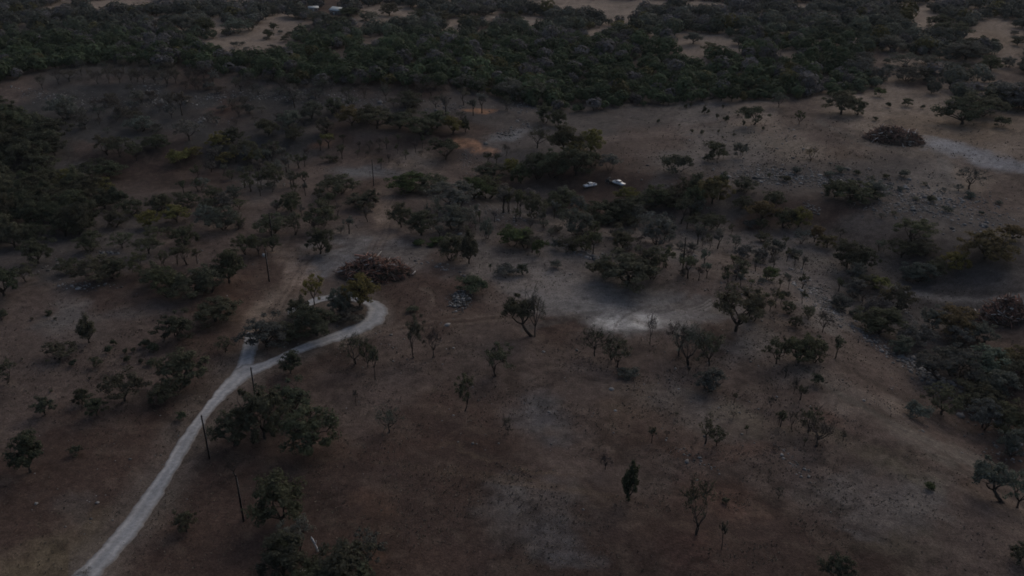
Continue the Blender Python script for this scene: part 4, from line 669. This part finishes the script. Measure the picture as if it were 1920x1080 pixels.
def build_woodland():
    rng = np.random.default_rng(77)
    xs = np.arange(-800, 800, 5.1); ys = np.arange(390, 1150, 5.1)
    X, Y = np.meshgrid(xs, ys); X = (X + rng.uniform(-2.7, 2.7, X.shape)).ravel(); Y = (Y + rng.uniform(-2.7, 2.7, Y.shape)).ravel()
    Z = height(X, Y); u, v, D = project(X, Y, Z)
    k = in_poly(WOOD[0], u, v)
    qu = u + (fbm(X, Y, 16, 2, 3.) - .5) * 34; qv = v + (fbm(X, Y, 16, 2, 6.) - .5) * 9
    for a, b, ru, rv in CLEAR: k &= ((qu - a) / (ru * 1.05 + 2)) ** 2 + ((qv - b - 5) / (rv + 5)) ** 2 > 1
    clump = fbm(X, Y, 38, 3, 21.)
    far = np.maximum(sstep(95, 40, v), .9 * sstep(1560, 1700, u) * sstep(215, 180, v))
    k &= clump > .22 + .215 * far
    k &= rng.random(len(X)) > .25 * far
    X, Y, Z, u, v, D, clump, far = (q[k] for q in (X, Y, Z, u, v, D, clump, far))
    n = len(X)
    pr = []
    for s in range(7):
        r2 = np.random.default_rng(200 + s); m_ = 190
        d = unit(r2, m_); d[:, 2] = d[:, 2] * .8 + .18; d /= np.linalg.norm(d, axis=1)[:, None]
        lobes = unit(r2, 9); lobes[:, 2] = np.abs(lobes[:, 2])
        bump = 1 + .30 * (np.clip((d @ lobes.T).max(1), .6, 1) - .85) / .15 * .8
        p = d * (r2.uniform(.84, 1.04, m_) * bump)[:, None] * np.array([.43, .43, .46]) + [0, 0, .44]
        nn = d * [1, 1, 1.2] + unit(r2, m_) * .45; nn /= np.linalg.norm(nn, axis=1)[:, None]
        a_ = np.cross(nn, unit(r2, m_)); a_ /= np.linalg.norm(a_, axis=1)[:, None]; b_ = np.cross(nn, a_)
        sz = .085 * r2.uniform(.6, 1.35, m_)[:, None]; a_ = a_ * sz; b_ = b_ * sz * .75
        V = np.stack([p - a_ - b_ * .4, p - b_ + a_ * .1, p + a_ + b_ * .3, p + b_ - a_ * .1], 1).reshape(-1, 3); F = np.arange(4 * m_).reshape(m_, 4)
        T, Q, _ = tube([(0, 0, -.05), (.02, 0, .25), (.05, .03, .55)], [.03, .02, .01], 3, False)
        pr.append((np.vstack([V, T]), np.vstack([F, np.array(Q) + len(V)]), len(V)))
    Vs, Fs, Cs = [], [], []; off = 0
    big = rng.choice([.62, .8, 1.0, 1.25, 1.55], n, p=[.2, .25, .3, .17, .08]) * rng.uniform(.85, 1.15, n) * (1 + .12 * far)
    g = fbm(X, Y, 70, 3, 33.)
    for i in range(n):
        V, F, nl = pr[rng.integers(7)]
        W = 7.0 * big[i]; H = W * rng.uniform(.7, 1.0)
        a = rng.uniform(0, 2 * pi); R = np.array([[cos(a), -sin(a), 0], [sin(a), cos(a), 0], [0, 0, 1]])
        P = (V * [W, W, H]) @ R.T + [X[i], Y[i], Z[i]]
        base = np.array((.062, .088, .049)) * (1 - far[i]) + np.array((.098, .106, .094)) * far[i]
        t = rng.random()
        if t < .10 + .22 * (g[i] > .56): base = np.array((.135, .132, .138))        # grey leafless crowns
        elif t > .955: base = np.array((.105, .10, .045))
        elif t > .8: base = base * 1.3
        base = base * rng.uniform(.68, 1.4) * (.8 + .4 * float(fbm(X[i], Y[i], 30, 2, 44.)))
        base = base * .78
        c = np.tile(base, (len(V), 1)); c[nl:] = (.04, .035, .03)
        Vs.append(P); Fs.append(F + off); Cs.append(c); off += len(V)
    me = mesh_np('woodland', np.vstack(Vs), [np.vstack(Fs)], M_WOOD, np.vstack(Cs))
    tag(link('woodland', me), 'dark evergreen wood with grey crowns filling the far land', 'woodland', kind='stuff')
    print('woodland trees', n)
build_woodland()

# ---------------------------------------------------------------- stones and dry tufts (beyond counting)
def scatter_uv(rng, spots):
    U, Vv, S = [], [], []
    for a, b, ru, rv, an, n, sz in spots:
        r = np.clip(rng.normal(size=(n, 2)) * .5, -1.3, 1.3); t = radians(an)
        U.append(a + r[:, 0] * ru * cos(t) - r[:, 1] * rv * sin(t)); Vv.append(b + r[:, 0] * ru * sin(t) + r[:, 1] * rv * cos(t)); S.append(np.full(n, sz))
    return np.concatenate(U), np.concatenate(Vv), np.concatenate(S)
def rock_shapes(rng, n):
    out = []
    ico = [(-1, 1.618, 0), (1, 1.618, 0), (-1, -1.618, 0), (1, -1.618, 0), (0, -1, 1.618), (0, 1, 1.618), (0, -1, -1.618), (0, 1, -1.618), (1.618, 0, -1), (1.618, 0, 1), (-1.618, 0, -1), (-1.618, 0, 1)]
    T = [(0, 11, 5), (0, 5, 1), (0, 1, 7), (0, 7, 10), (0, 10, 11), (1, 5, 9), (5, 11, 4), (11, 10, 2), (10, 7, 6), (7, 1, 8), (3, 9, 4), (3, 4, 2), (3, 2, 6), (3, 6, 8), (3, 8, 9), (4, 9, 5), (2, 4, 11), (6, 2, 10), (8, 6, 7), (9, 8, 1)]
    for _ in range(n):
        V = np.array(ico) / 1.9 * rng.uniform(.7, 1.25, (12, 1)) * [1.0, .8, .5] + rng.normal(size=(12, 3)) * .06
        out.append((V, np.array(T)))
    return out
def build_stones():
    rng = np.random.default_rng(8); shapes = rock_shapes(rng, 9)
    spots = [(1530, 555, 55, 22, 40, 420, .42), (1560, 585, 30, 14, 40, 160, .40), (1640, 640, 70, 12, 38, 170, .5), (1720, 690, 80, 14, 35, 300, .55), (1770, 720, 50, 20, 35, 200, .5), (1690, 590, 60, 20, 30, 130, .45), (1840, 760, 60, 40, 40, 200, .5), (1900, 830, 40, 60, 50, 120, .5),
             (1450, 330, 90, 16, 6, 700, .6), (1600, 345, 140, 25, 8, 750, .6), (1740, 380, 100, 34, 8, 700, .6), (1840, 400, 90, 40, 0, 260, .55), (1650, 390, 70, 20, 5, 200, .55), (1560, 340, 50, 12, 5, 160, .7), (1520, 390, 30, 14, 5, 60, .6),
             (110, 185, 70, 14, 10, 320, .62), (200, 190, 60, 14, 10, 180, .55), (290, 175, 40, 18, 40, 160, .8), (300, 195, 40, 12, 0, 100, .7), (400, 185, 90, 14, -4, 180, .6), (470, 180, 80, 10, 0, 260, .6), (560, 180, 80, 18, 0, 300, .6), (640, 185, 50, 16, 0, 200, .6), (390, 225, 40, 8, 0, 70, .7),
             (700, 195, 90, 16, 0, 260, .6), (840, 200, 60, 12, 0, 160, .6), (985, 195, 50, 18, 0, 240, .7), (1000, 180, 40, 12, 0, 90, .6), (955, 250, 40, 10, -12, 160, .6), (985, 232, 16, 8, 30, 50, .6), (880, 305, 30, 22, 40, 130, .5),
             (900, 392, 50, 16, 10, 150, .45), (945, 410, 50, 20, 0, 140, .42), (1090, 470, 40, 12, 20, 60, .55), (1110, 482, 24, 5, 22, 40, .7), (1310, 480, 26, 2, 0, 24, .5), (1030, 457, 20, 6, 0, 16, .5), (510, 345, 60, 10, 0, 90, .45), (150, 535, 60, 8, 0, 90, .45), (110, 500, 60, 25, 0, 60, .45), (205, 474, 24, 3, 0, 40, .5),
             (820, 500, 60, 8, 14, 40, .4), (1300, 860, 60, 10, 30, 40, .3), (1490, 870, 40, 12, 45, 70, .3), (900, 800, 300, 120, 0, 60, .26), (200, 900, 220, 120, 0, 60, .24), (1300, 700, 300, 200, 0, 130, .3), (700, 640, 160, 60, 0, 90, .28), (1700, 750, 150, 60, 30, 60, .35), (1400, 260, 160, 60, 0, 260, .45), (1300, 330, 90, 30, 0, 160, .5), (300, 500, 250, 50, 0, 80, .35), (850, 420, 120, 40, 0, 110, .4), (1400, 540, 90, 60, 0, 150, .35)]
    u, v, s = scatter_uv(rng, spots)
    k = (u < 2000) & (u > -80); u, v, s = u[k], v[k], s[k]
    x, y, z = ground(u, v); n = len(x)
    s = np.where(v < 420, s * .72, s * .9) * rng.lognormal(-.35, .5, n)
    Vs, Fs, Cs = [], [], []; off = 0
    for i in range(n):
        V, T = shapes[rng.integers(9)]; a = rng.uniform(0, 2 * pi); c_, s_ = cos(a), sin(a)
        P = V * s[i]; P = np.stack([P[:, 0] * c_ - P[:, 1] * s_, P[:, 0] * s_ + P[:, 1] * c_, P[:, 2]], -1) + [x[i], y[i], z[i] + .06 * s[i]]
        Vs.append(P); Fs.append(T + off); off += 12
        Cs.append(np.tile(np.array((.18, .175, .17)) * rng.uniform(.45, 1.3), (12, 1)))
    me = mesh_np('loose_stones', np.vstack(Vs), [np.vstack(Fs)], M_STONE, np.vstack(Cs))
    tag(link('loose_stones', me), 'pale limestone rubble strewn along ledges and slopes', 'stones', kind='stuff')
    # tufts
    spots = [(500, 800, 900, 330, 0, 11000, .32), (1350, 850, 800, 330, 0, 15000, .32), (1350, 650, 500, 150, 0, 5000, .38), (250, 650, 400, 150, 0, 4000, .38), (900, 560, 500, 120, 0, 3000, .36), (1500, 280, 500, 90, 0, 3500, .6), (750, 320, 300, 60, 0, 1500, .5), (1450, 520, 250, 90, 0, 2500, .42), (1700, 560, 260, 90, 0, 1500, .45), (350, 430, 400, 90, 0, 2000, .45), (1050, 430, 400, 60, 0, 2200, .45)]
    u, v, s = scatter_uv(rng, spots); k = (v < 1160) & (v > 150) & (u > -100) & (u < 2020); u, v, s = u[k], v[k], s[k]
    x, y, z = ground(u, v)
    den = fbm(x, y, 7, 3, 60.) + .25 * fbm(x, y, 30, 2, 70.) + rng.normal(size=len(x)) * .05
    keep = (den > .575) & (rng.random(len(x)) < .8)
    for L, R in ((ROAD_L, ROAD_R), (STUB_L, STUB_R)):       # none on the gravel
        A, B = spline(L, 12), spline(R, 12); ax, ay, _ = ground(A[:, 0], A[:, 1]); bx, by, _ = ground(B[:, 0], B[:, 1])
        cx, cy, w = (ax + bx) / 2, (ay + by) / 2, np.hypot(ax - bx, ay - by) / 2 + .4
        d = np.hypot(x[:, None] - cx[None], y[:, None] - cy[None]); keep &= (d > w[None]).all(1)
    bare = ((u - 1170) / 190) ** 2 + ((v - 580) / 55) ** 2 < 1
    keep &= ~bare | (rng.random(len(u)) < .06)
    x, y, z, s = x[keep], y[keep], z[keep], s[keep]; n = len(x)
    s = s * rng.uniform(.5, 1.2, n); Vs = np.zeros((n, 12, 3)); 
    for b in range(4):
        a = rng.uniform(0, 2 * pi, n); l = rng.uniform(.3, .9, n)
        bx, by = np.cos(a), np.sin(a)
        p = np.stack([x, y, z], -1) + np.stack([bx, by, 0 * a], -1) * (s * .2)[:, None]
        side = np.stack([-by, bx, 0 * a], -1) * (s * .30)[:, None]
        Vs[:, 3 * b] = p - side; Vs[:, 3 * b + 1] = p + side
        Vs[:, 3 * b + 2] = p + np.stack([bx * l, by * l, .35 + .5 * rng.random(n)], -1) * (s * .9)[:, None]
    F = np.arange(n * 12).reshape(-1, 3)
    t = rng.random(n)[:, None]
    c = np.where(t < .55, np.array((.12, .10, .08)), np.where(t < .72, np.array((.06, .05, .043)), np.array((.085, .076, .056)))) * rng.uniform(.7, 1.3, (n, 1))
    me = mesh_np('dry_grass', Vs.reshape(-1, 3), [F], M_TUFT, np.repeat(c, 12, 0))
    tag(link('dry_grass', me), 'short dry tufts and litter scattered over the bare soil', 'grass', kind='stuff')
    print('tufts', n)
build_stones()

# ---------------------------------------------------------------- brush piles and the rock heap
def brush_pile(u, v, wpx, depth, high, label, seed, rot=0.0, red=1.0, leafy=.3):
    rng = np.random.default_rng(seed); x, y, z = (float(t) for t in ground(u, v)); _, _, Z = project(x, y, z); s = FPX / float(Z)
    a, b = wpx / s / 2, depth / 2
    root = tag(empty('brush_pile', (x, y, z), rot), label, 'brush pile', 'piles of cleared brush')
    def surf(r, t):
        lx, ly = a * r * np.cos(t), b * r * np.sin(t)
        k = np.clip(1 - np.minimum(r, 1) ** 2.2, 0, 1)
        return lx, ly, high * k * (.30 + 1.3 * fbm(lx + x, ly + y, 4.2, 4, seed * 1.)) 
    def gz(lx, ly):
        c, q = cos(rot), sin(rot); return height(x + lx * c - ly * q, y + lx * q + ly * c) - z
    R, T = np.meshgrid(np.linspace(0.02, 1, 16), np.linspace(0, 2 * pi, 44, endpoint=False))
    T = T + 0; R2 = R * (1 + .12 * np.sin(3 * T + seed) + .07 * np.sin(7 * T))
    lx, ly, lz = surf(R, T); lx, ly = lx * R2 / R, ly * R2 / R
    lz = lz * .62 + gz(lx, ly) - .05 - .3 * (R > .97)
    g = np.arange(R.size).reshape(R.shape); g2 = np.vstack([g, g[:1]])
    F = np.stack([g2[:-1, :-1], g2[1:, :-1], g2[1:, 1:], g2[:-1, 1:]], -1).reshape(-1, 4)
    me = mesh_np('heap', np.stack([lx.ravel(), ly.ravel(), lz.ravel()], -1), [F], M_LOG, np.tile((.065, .047, .039), (R.size, 1)), True)
    link('heap', me, root)
    def stick(mb, cols, L, rad, sides, r0, r1, tone):
        t = rng.uniform(0, 2 * pi); r = rng.uniform(r0, r1) ** .6
        px, py, pz = (float(q) for q in surf(np.array(r), np.array(t))); pz += float(gz(px, py))
        rad_dir = np.array([cos(t) * a, sin(t) * b, 0]); rad_dir /= np.linalg.norm(rad_dir)
        d = rad_dir * rng.normal(.6, .55) + np.array([-rad_dir[1], rad_dir[0], 0]) * rng.normal(0, .75) + np.array([0, 0, rng.normal(0, .5)])
        d /= np.linalg.norm(d)
        c = np.array([px, py, pz + rng.uniform(-.15, .75)])
        P = [c - d * L / 2, c + rng.normal(size=3) * L * .05, c + d * L / 2]
        m0 = mb.n; mb.tube(P, [rad, rad * .8, rad * .45], sides); cols.append(np.tile(tone * .95 * rng.uniform(.35, 1.5), (mb.n - m0, 1)))
    tones = [np.array((.22, .115, .085)) * red + np.array((.12, .095, .08)) * (1 - red), np.array((.17, .115, .095)), np.array((.13, .105, .09)), np.array((.50, .46, .42))]
    mb, cols = MB(), []
    for i in range(1000):
        q = rng.random(); tone = tones[0] if q < .42 else tones[1] if q < .7 else tones[2] if q < .95 else tones[3]
        stick(mb, cols, rng.uniform(1.6, 4.6), rng.uniform(.07, .19), 4, .0, 1.12, tone)
    c = np.concatenate(cols); o = link('branches', mb.mesh('branches', M_LOG, False, c), root); tag(o, kind='stuff')
    for i in range(56):
        mb, cols = MB(), []
        q = rng.random(); tone = tones[0] * 1.15 if q < .55 else tones[1] if q < .82 else tones[3] * 1.2
        stick(mb, cols, rng.uniform(3.0, 6.0), rng.uniform(.16, .3), 6, 0, .8, tone)
        link('log', mb.mesh('log', M_LOG, True, np.concatenate(cols)), root)
    # still-leafy boughs round the foot
    n = int(60 * leafy * 3); t = rng.uniform(-2.9, .5, n); r = rng.uniform(.72, 1.02, n)
    lx, ly, lz = surf(r, t); ctr = np.stack([lx, ly, lz + gz(lx, ly) + .35], -1)
    V, F = leaf_quads(rng, ctr, np.full(n, .95) * rng.uniform(.6, 1.2, n), 40, .17, .7)
    me = mesh_np('leafy_boughs', V, [F], M_LOG, np.tile((.058, .053, .040), (len(V), 1)))
    tag(link('leafy_boughs', me, root), kind='stuff')
brush_pile(704, 514, 132, 11.5, 4.6, 'tall reddish-brown brush pile beside the gravel loop', 3, 0, 1.0, .4)
brush_pile(1676, 263, 102, 13, 4.4, 'long dark brush pile on the tan rise by the pale gravel streak', 5, -.25, .6, .08)
brush_pile(1884, 594, 98, 10, 3.8, 'dim brown brush pile on the valley floor at the right edge', 9, .1, .85, .15)
def rock_heap():
    rng = np.random.default_rng(4); x, y, z = (float(t) for t in ground(864, 562)); sh = rock_shapes(rng, 6)
    root = tag(empty('rock_heap', (x, y, z)), 'pale heap of dumped limestone rocks in front of a shrub', 'rock heap')
    def put(mb, r, k):
        V, T = sh[rng.integers(6)]; an = rng.uniform(0, 6.28); R = np.array([[cos(an), -sin(an), 0], [sin(an), cos(an), 0], [0, 0, 1]])
        p = rng.normal(size=2) * [2.1, 5.0] * k; p[0] -= p[1] * -.12
        zz = float(height(x + p[0], y + p[1])) - z + 1.1 * math.exp(-(p[0] / 2.2) ** 2 - (p[1] / 5.5) ** 2) * rng.uniform(.2, 1)
        m0 = mb.n; mb.add((V * r) @ R.T + [p[0], p[1], zz + r * .1], (), T); return mb.n - m0
    mb, c = MB(), []
    for i in range(420): k = put(mb, rng.uniform(.12, .34), .62); c.append(np.tile(np.array((.16, .155, .15)) * rng.uniform(.3, 1.2), (k, 1)))
    tag(link('rubble', mb.mesh('rubble', M_STONE, False, np.concatenate(c)), root), kind='stuff')
    for i in range(34):
        mb = MB(); k = put(mb, rng.uniform(.38, .66), .5); link('rock', mb.mesh('rock', M_STONE, False, np.tile(np.array((.22, .215, .21)) * rng.uniform(.55, 1.25), (k, 1))), root)
rock_heap()

# ---------------------------------------------------------------- utility poles
M_GREY = simple('galvanised_steel', (.42, .43, .44), .5, .3, .4, .15, 6)
M_CERAM = simple('insulator_glaze', (.18, .14, .12), .3, 0, .5, .1, 6)
def pole(u, v, label, L=10.4, transformer=False):
    x, y, z = (float(t) for t in ground(u, v)); root = empty('utility_pole', (x, y, z)); tag(root, label, 'utility pole', 'wooden utility poles without crossarms')
    mb = MB(); mb.tube([(0, 0, -.3), (0, 0, .02), (.01, 0, L * .5), (0, 0.01, L - .1), (0, .01, L)], [.21, .20, .175, .15, .10], 10); mb.build('pole', M_POLE, root, True)
    mb = MB(); mb.tube([(0, 0.01, L - .02), (0, .01, L + .06), (0, .01, L + .12), (0, .01, L + .2)], [.04, .09, .06, .07], 8); mb.build('insulator', M_CERAM, root, True)
    mb = MB(); mb.tube([(.19, 0, .05), (.175, 0, L * .5), (.14, 0.01, L - .4)], .022, 4); mb.build('ground_wire', M_GREY, root)
    if transformer:
        zt = L * .80; mb = MB(); mb.tube([(-.52, -.12, zt - .5), (-.52, -.12, zt + .42), (-.52, -.12, zt + .5)], [.30, .30, .20], 14); o = mb.build('transformer', M_GREY, root, False)
        mb = MB(); mb.tube([(-.52, -.12, zt + .5), (-.52, -.12, zt + .62), (-.52, -.12, zt + .72)], [.06, .09, .04], 8); mb.build('bushing', M_CERAM, o)
        mb = MB(); mb.box((-.2, -.06, zt + .2), (.2, .07, .08)); mb.box((-.2, -.06, zt - .25), (.2, .07, .08)); mb.build('bracket', M_GREY, root)
pole(457, 977, 'bare wooden pole nearest the viewer, left of a large open oak')
pole(393, 860, 'bare wooden pole right beside the pale gravel road')
pole(482, 765, 'wooden pole rising behind the dark oak clump at the road bend')
pole(505, 528, 'wooden pole carrying a grey transformer on the reddish dirt track', transformer=True)
pole(512, 457, 'wooden pole half hidden behind three small oaks')
pole(701, 349, 'far wooden pole beside the small blue-grey ground patch')
pole(1280, 506, 'lone wooden pole in the thin scrub above the white bare patch')

# ---------------------------------------------------------------- vehicles
M_WHITE = simple('white_paint', (.88, .89, .91), .16, 0, 1.0, .03, 1.0)
M_WHITE.node_tree.nodes['Principled BSDF'].inputs['Coat Weight'].default_value = 1.0
M_GLASS = simple('dark_glass', (.02, .024, .03), .08, 0, .6, .05, 1)
M_TYRE = simple('tyre_rubber', (.025, .025, .026), .85, 0, .2, .1, 4)
M_BLACK = simple('black_plastic', (.03, .03, .032), .6, 0, .3, .1, 4)
M_LAMP = simple('lamp_lens', (.65, .66, .68), .15, 0, .6, .05, 2)
M_RED = simple('red_lens', (.35, .03, .03), .2, 0, .5, .05, 2)
M_DUST = simple('dusty_frame', (.10, .092, .085), .8, 0, .2, .3, 2)
def wheel(root, x, y, r, w):
    mb = MB(); s = 1 if y > 0 else -1
    mb.tube([(x, y - w / 2, r), (x, y - w * .38, r), (x, y + w * .38, r), (x, y + w / 2, r)], [r * .9, r, r, r * .9], 20); t = mb.build('wheel', M_TYRE, root, False)
    mb = MB(); yo = y + s * w / 2; mb.tube([(x, yo - s * .05, r), (x, yo + s * .012, r), (x, yo + s * .03, r)], [r * .62, r * .6, r * .2], 14); mb.build('rim', M_GREY, t)
def pickup(u, v, ang, label):
    x, y, z = (float(t) for t in ground(u, v)); root = empty('pickup_truck', (x, y, z), radians(ang)); tag(root, label, 'pickup truck', 'white pickups parked by the creek')
    mb = MB()
    mb.prism([(2.95, .55), (2.98, .95), (2.85, 1.10), (1.45, 1.22), (1.30, 1.24), (-1.1, 1.24), (-1.1, .42), (-.9, .42), (1.2, .42), (2.6, .45)][:7] + [(2.6, .42)], -.98, .98, 1)     # nose, hood, cab sill
    mb.box((-2.05, .93, .86), (1.88, .10, .72)); mb.box((-2.05, -.93, .86), (1.88, .10, .72)); mb.box((-2.05, 0, .60), (1.88, 1.76, .10))
    for sx in (1.95, -1.85):
        for sy in (1, -1): mb.prism([(sx - .58, .55), (sx - .45, .95), (sx + .45, .95), (sx + .58, .55)], sy * .975, sy * 1.02, 1)
    b = mb.build('body', M_WHITE, root)
    mb = MB(); mb.box((-2.05, 0, .66), (1.8, 1.7, .03)); mb.build('bed_liner', M_BLACK, root)
    mb = MB(); lo = [(1.32, .93, 1.235), (1.32, -.93, 1.235), (-1.12, -.93, 1.235), (-1.12, .93, 1.235)]; hi = [(.60, .76, 1.93), (.60, -.76, 1.93), (-.98, -.76, 1.93), (-.98, .76, 1.93)]
    hi2 = [(.45, .66, 2.0), (.45, -.66, 2.0), (-.88, -.66, 2.0), (-.88, .66, 2.0)]
    mb.hull4(lo, hi); mb.hull4([(a, b_, c + .002) for a, b_, c in hi], hi2); cab = mb.build('cab', M_WHITE, root)
    def pane(name, P, push):
        P = np.array(P, float); c = P.mean(0); n = np.cross(P[1] - P[0], P[2] - P[0]); n /= np.linalg.norm(n)
        if np.dot(n, push) < 0: n = -n
        Q = c + (P - c) * .99; m = MB(); m.hull4(Q - n * .03, Q + n * .012); m.build(name, M_GLASS, root)
    L = lambda a, b_, t: tuple(np.array(a) * (1 - t) + np.array(b_) * t)
    def quad(a, b_, c, d, t0, t1, w0, w1):      # a-b low edge, d-c high edge
        lo0, hi0 = L(a, b_, w0), L(d, c, w0); lo1, hi1 = L(a, b_, w1), L(d, c, w1)
        return [L(lo0, hi0, t0), L(lo1, hi1, t0), L(lo1, hi1, t1), L(lo0, hi0, t1)]
    pane('windshield', quad(lo[0], lo[1], hi[1], hi[0], .1, .92, .06, .94), (1, 0, .5)); pane('rear_window', quad(lo[2], lo[3], hi[3], hi[2], .2, .85, .15, .85), (-1, 0, .2))
    for a, b_, c, d, s in ((lo[3], lo[0], hi[0], hi[3], 1), (lo[2], lo[1], hi[1], hi[2], -1)):
        pane('side_window', quad(a, b_, c, d, .14, .86, .07, .44), (0, s, .3)); pane('side_window', quad(a, b_, c, d, .14, .86, .50, .88), (0, s, .3))
    for sy in (1, -1):
        mb = MB(); mb.box((2.945, sy * .76, .92), (.12, .34, .2)); mb.build('headlight', M_LAMP, root)
        mb = MB(); mb.box((-2.985, sy * .88, .93), (.05, .16, .42)); mb.build('tail_light', M_RED, root)
        mb = MB(); mb.box((1.05, sy * 1.09, 1.33), (.12, .22, .2)); mb.build('mirror', M_BLACK, root)
        for sx in (1.95, -1.85): wheel(root, sx, sy * .86, .40, .27)
    mb = MB(); mb.box((2.985, 0, .90), (.06, 1.12, .24)); mb.build('grille', M_BLACK, root)
    mb = MB(); mb.box((3.02, 0, .58), (.16, 1.9, .22)); mb.build('front_bumper', M_GREY, root)
    mb = MB(); mb.box((-3.06, 0, .56), (.14, 1.86, .2)); mb.build('rear_bumper', M_GREY, root)
    mb = MB(); mb.box((-2.975, 0, .88), (.07, 1.70, .62)); mb.build('tailgate', M_WHITE, root)
    root.scale = (.87, .87, .87)
    return root
pickup(1106, 350, 205, 'white pickup parked alone in the open, facing left')
pickup(1160, 346, -46, 'white pickup facing right with a dark machine at its tail')
def buggy(u, v, ang):
    x, y, z = (float(t) for t in ground(u, v)); root = empty('utility_buggy', (x, y, z), radians(ang)); tag(root, 'dark open utility buggy with roll cage behind a white pickup', 'buggy')
    mb = MB(); mb.prism([(1.35, .45), (1.4, .75), (.7, .98), (.45, .55), (-.5, .55), (-.55, .9), (-1.4, .9), (-1.4, .45)], -.62, .62, 1); mb.build('body', M_BLACK, root)
    mb = MB()
    for sy in (.58, -.58): mb.tube([(.75, sy, .95), (.35, sy * .9, 1.85), (-.5, sy * .9, 1.88), (-.62, sy, .9)], .035, 6)
    for xx in (.35, -.5): mb.tube([(xx, -.52, 1.86), (xx, .52, 1.86)], .035, 6)
    mb.build('roll_cage', M_DUST, root)
    mb = MB(); mb.box((-.07, 0, 1.91), (1.0, 1.14, .05)); mb.build('roof', M_BLACK, root)
    mb = MB(); mb.box((-.1, 0, .66), (.5, 1.1, .2)); mb.box((-.36, 0, .95), (.14, 1.1, .5)); mb.build('seat', M_DUST, root)
    mb = MB(); mb.box((-1.0, 0, .96), (.8, 1.2, .06)); mb.box((-1.0, .58, 1.08), (.8, .05, .2)); mb.box((-1.0, -.58, 1.08), (.8, .05, .2)); mb.build('cargo_tray', M_DUST, root)
    for sx in (.95, -.95):
        for sy in (.72, -.72): wheel(root, sx, sy, .34, .26)
buggy(1142, 342, -60)

# ---------------------------------------------------------------- house and shed far off
M_WALL = simple('pale_siding', (.19, .17, .16), .8, 0, .2, .12, .6)
M_ROOF = simple('pale_metal_roof', (.34, .38, .39), .45, .1, .4, .08, .5)
M_TRIM = simple('house_trim', (.5, .5, .5), .6, 0, .3, .08, 1)
def house(name, u, v, ang, a, b, h, rise, label, cat):
    x, y, z = (float(t) for t in ground(u, v)); root = empty(name, (x, y, z), radians(ang)); tag(root, label, cat)
    mb = MB(); mb.prism([(-b, -.4), (b, -.4), (b, h), (0, h + rise * b / (b + .5)), (-b, h)], -a, a, 0); w = mb.build('wall', M_WALL, root)
    mb = MB(); o = b + .5; k = rise / b
    for s in (1, -1): mb.hull4([(-a - .5, 0, h + rise + .12), (a + .5, 0, h + rise + .12), (a + .5, s * o, h - .5 * k + .12), (-a - .5, s * o, h - .5 * k + .12)], [(-a - .5, 0, h + rise + .24), (a + .5, 0, h + rise + .24), (a + .5, s * o, h - .5 * k + .24), (-a - .5, s * o, h - .5 * k + .24)])
    mb.build('roof', M_ROOF, root)
    mb = MB(); mb.box((-.3, -b - .03, 1.02), (1.0, .06, 2.05)); mb.build('door', M_TRIM, root)
    for wx in (-a * .6, a * .55):
        mb = MB(); mb.box((wx, -b - .03, 1.6), (1.3, .06, 1.2)); f = mb.build('window', M_TRIM, root); mb = MB(); mb.box((wx, -b - .065, 1.6), (1.1, .03, 1.0)); mb.build('pane', M_GLASS, f)
house('house', 634, 27, -38, 5.0, 3.6, 3.2, 1.9, 'small far house with a pale metal roof between dark trees', 'house')
house('shed', 588, 21, 20, 3.4, 2.2, 2.6, 1.0, 'low far shed with a pale roof mostly hidden behind trees', 'shed')

# ---------------------------------------------------------------- dead snag and round feeder under the trees at the bottom
M_SNAG = simple('bleached_wood', (.55, .56, .57), .8, 0, .2, .3, 3)
def snag(u, v):
    x, y, z = (float(t) for t in ground(u, v)); root = empty('dead_snag', (x, y, z), .2); tag(root, 'bleached broken snag standing pale among the dark trees at the bottom', 'dead tree')
    mb = MB(); mb.tube([(.35, 0, -.1), (.2, .02, .8), (0, 0, 1.7), (-.3, .1, 2.7), (-.45, .1, 3.3)], [.22, .19, .19, .2, .07], 8); mb.build('trunk', M_SNAG, root)
    mb = MB(); mb.tube([(.02, 0, 1.6), (.28, -.05, 2.1), (.3, -.05, 2.5)], [.09, .07, .03], 6); mb.tube([(-.28, .1, 2.6), (-.55, .05, 2.75), (-.6, 0, 3.0)], [.1, .07, .03], 6); mb.build('branch', M_SNAG, root)
snag(592, 1034)
def hay_ring(u, v):
    x, y, z = (float(t) for t in ground(u, v)); root = empty('hay_ring', (x, y, z)); tag(root, 'dark round metal ring half hidden under the trees at the bottom edge', 'hay ring')
    th = np.linspace(0, 2 * pi, 33)
    for h in (.08, .6, 1.15):
        mb = MB(); mb.tube([(1.2 * cos(t), 1.2 * sin(t), h) for t in th], .04, 6, False); mb.build('hoop', M_GREY, root)
    mb = MB()
    for t in np.linspace(0, 2 * pi, 16, endpoint=False): mb.tube([(1.2 * cos(t), 1.2 * sin(t), .06), (1.2 * cos(t), 1.2 * sin(t), 1.16)], .025, 5)
    mb.build('bars', M_DUST, root)
hay_ring(578, 1078)

# ---------------------------------------------------------------- thin evening haze
def build_haze():
    mb = MB(); mb.box((0, 4600, 38), (17000, 10400, 140))
    m, ns, ls, b = mat('evening_haze'); ns.remove(b)
    v = N(ns, 'ShaderNodeVolumePrincipled'); v.inputs['Density'].default_value = HAZE; v.inputs['Color'].default_value = (.93, .95, .93, 1)
    ls.new(v.outputs[0], ns['Material Output'].inputs['Volume'])
    tag(mb.build('haze', m), kind='stuff')
build_haze()
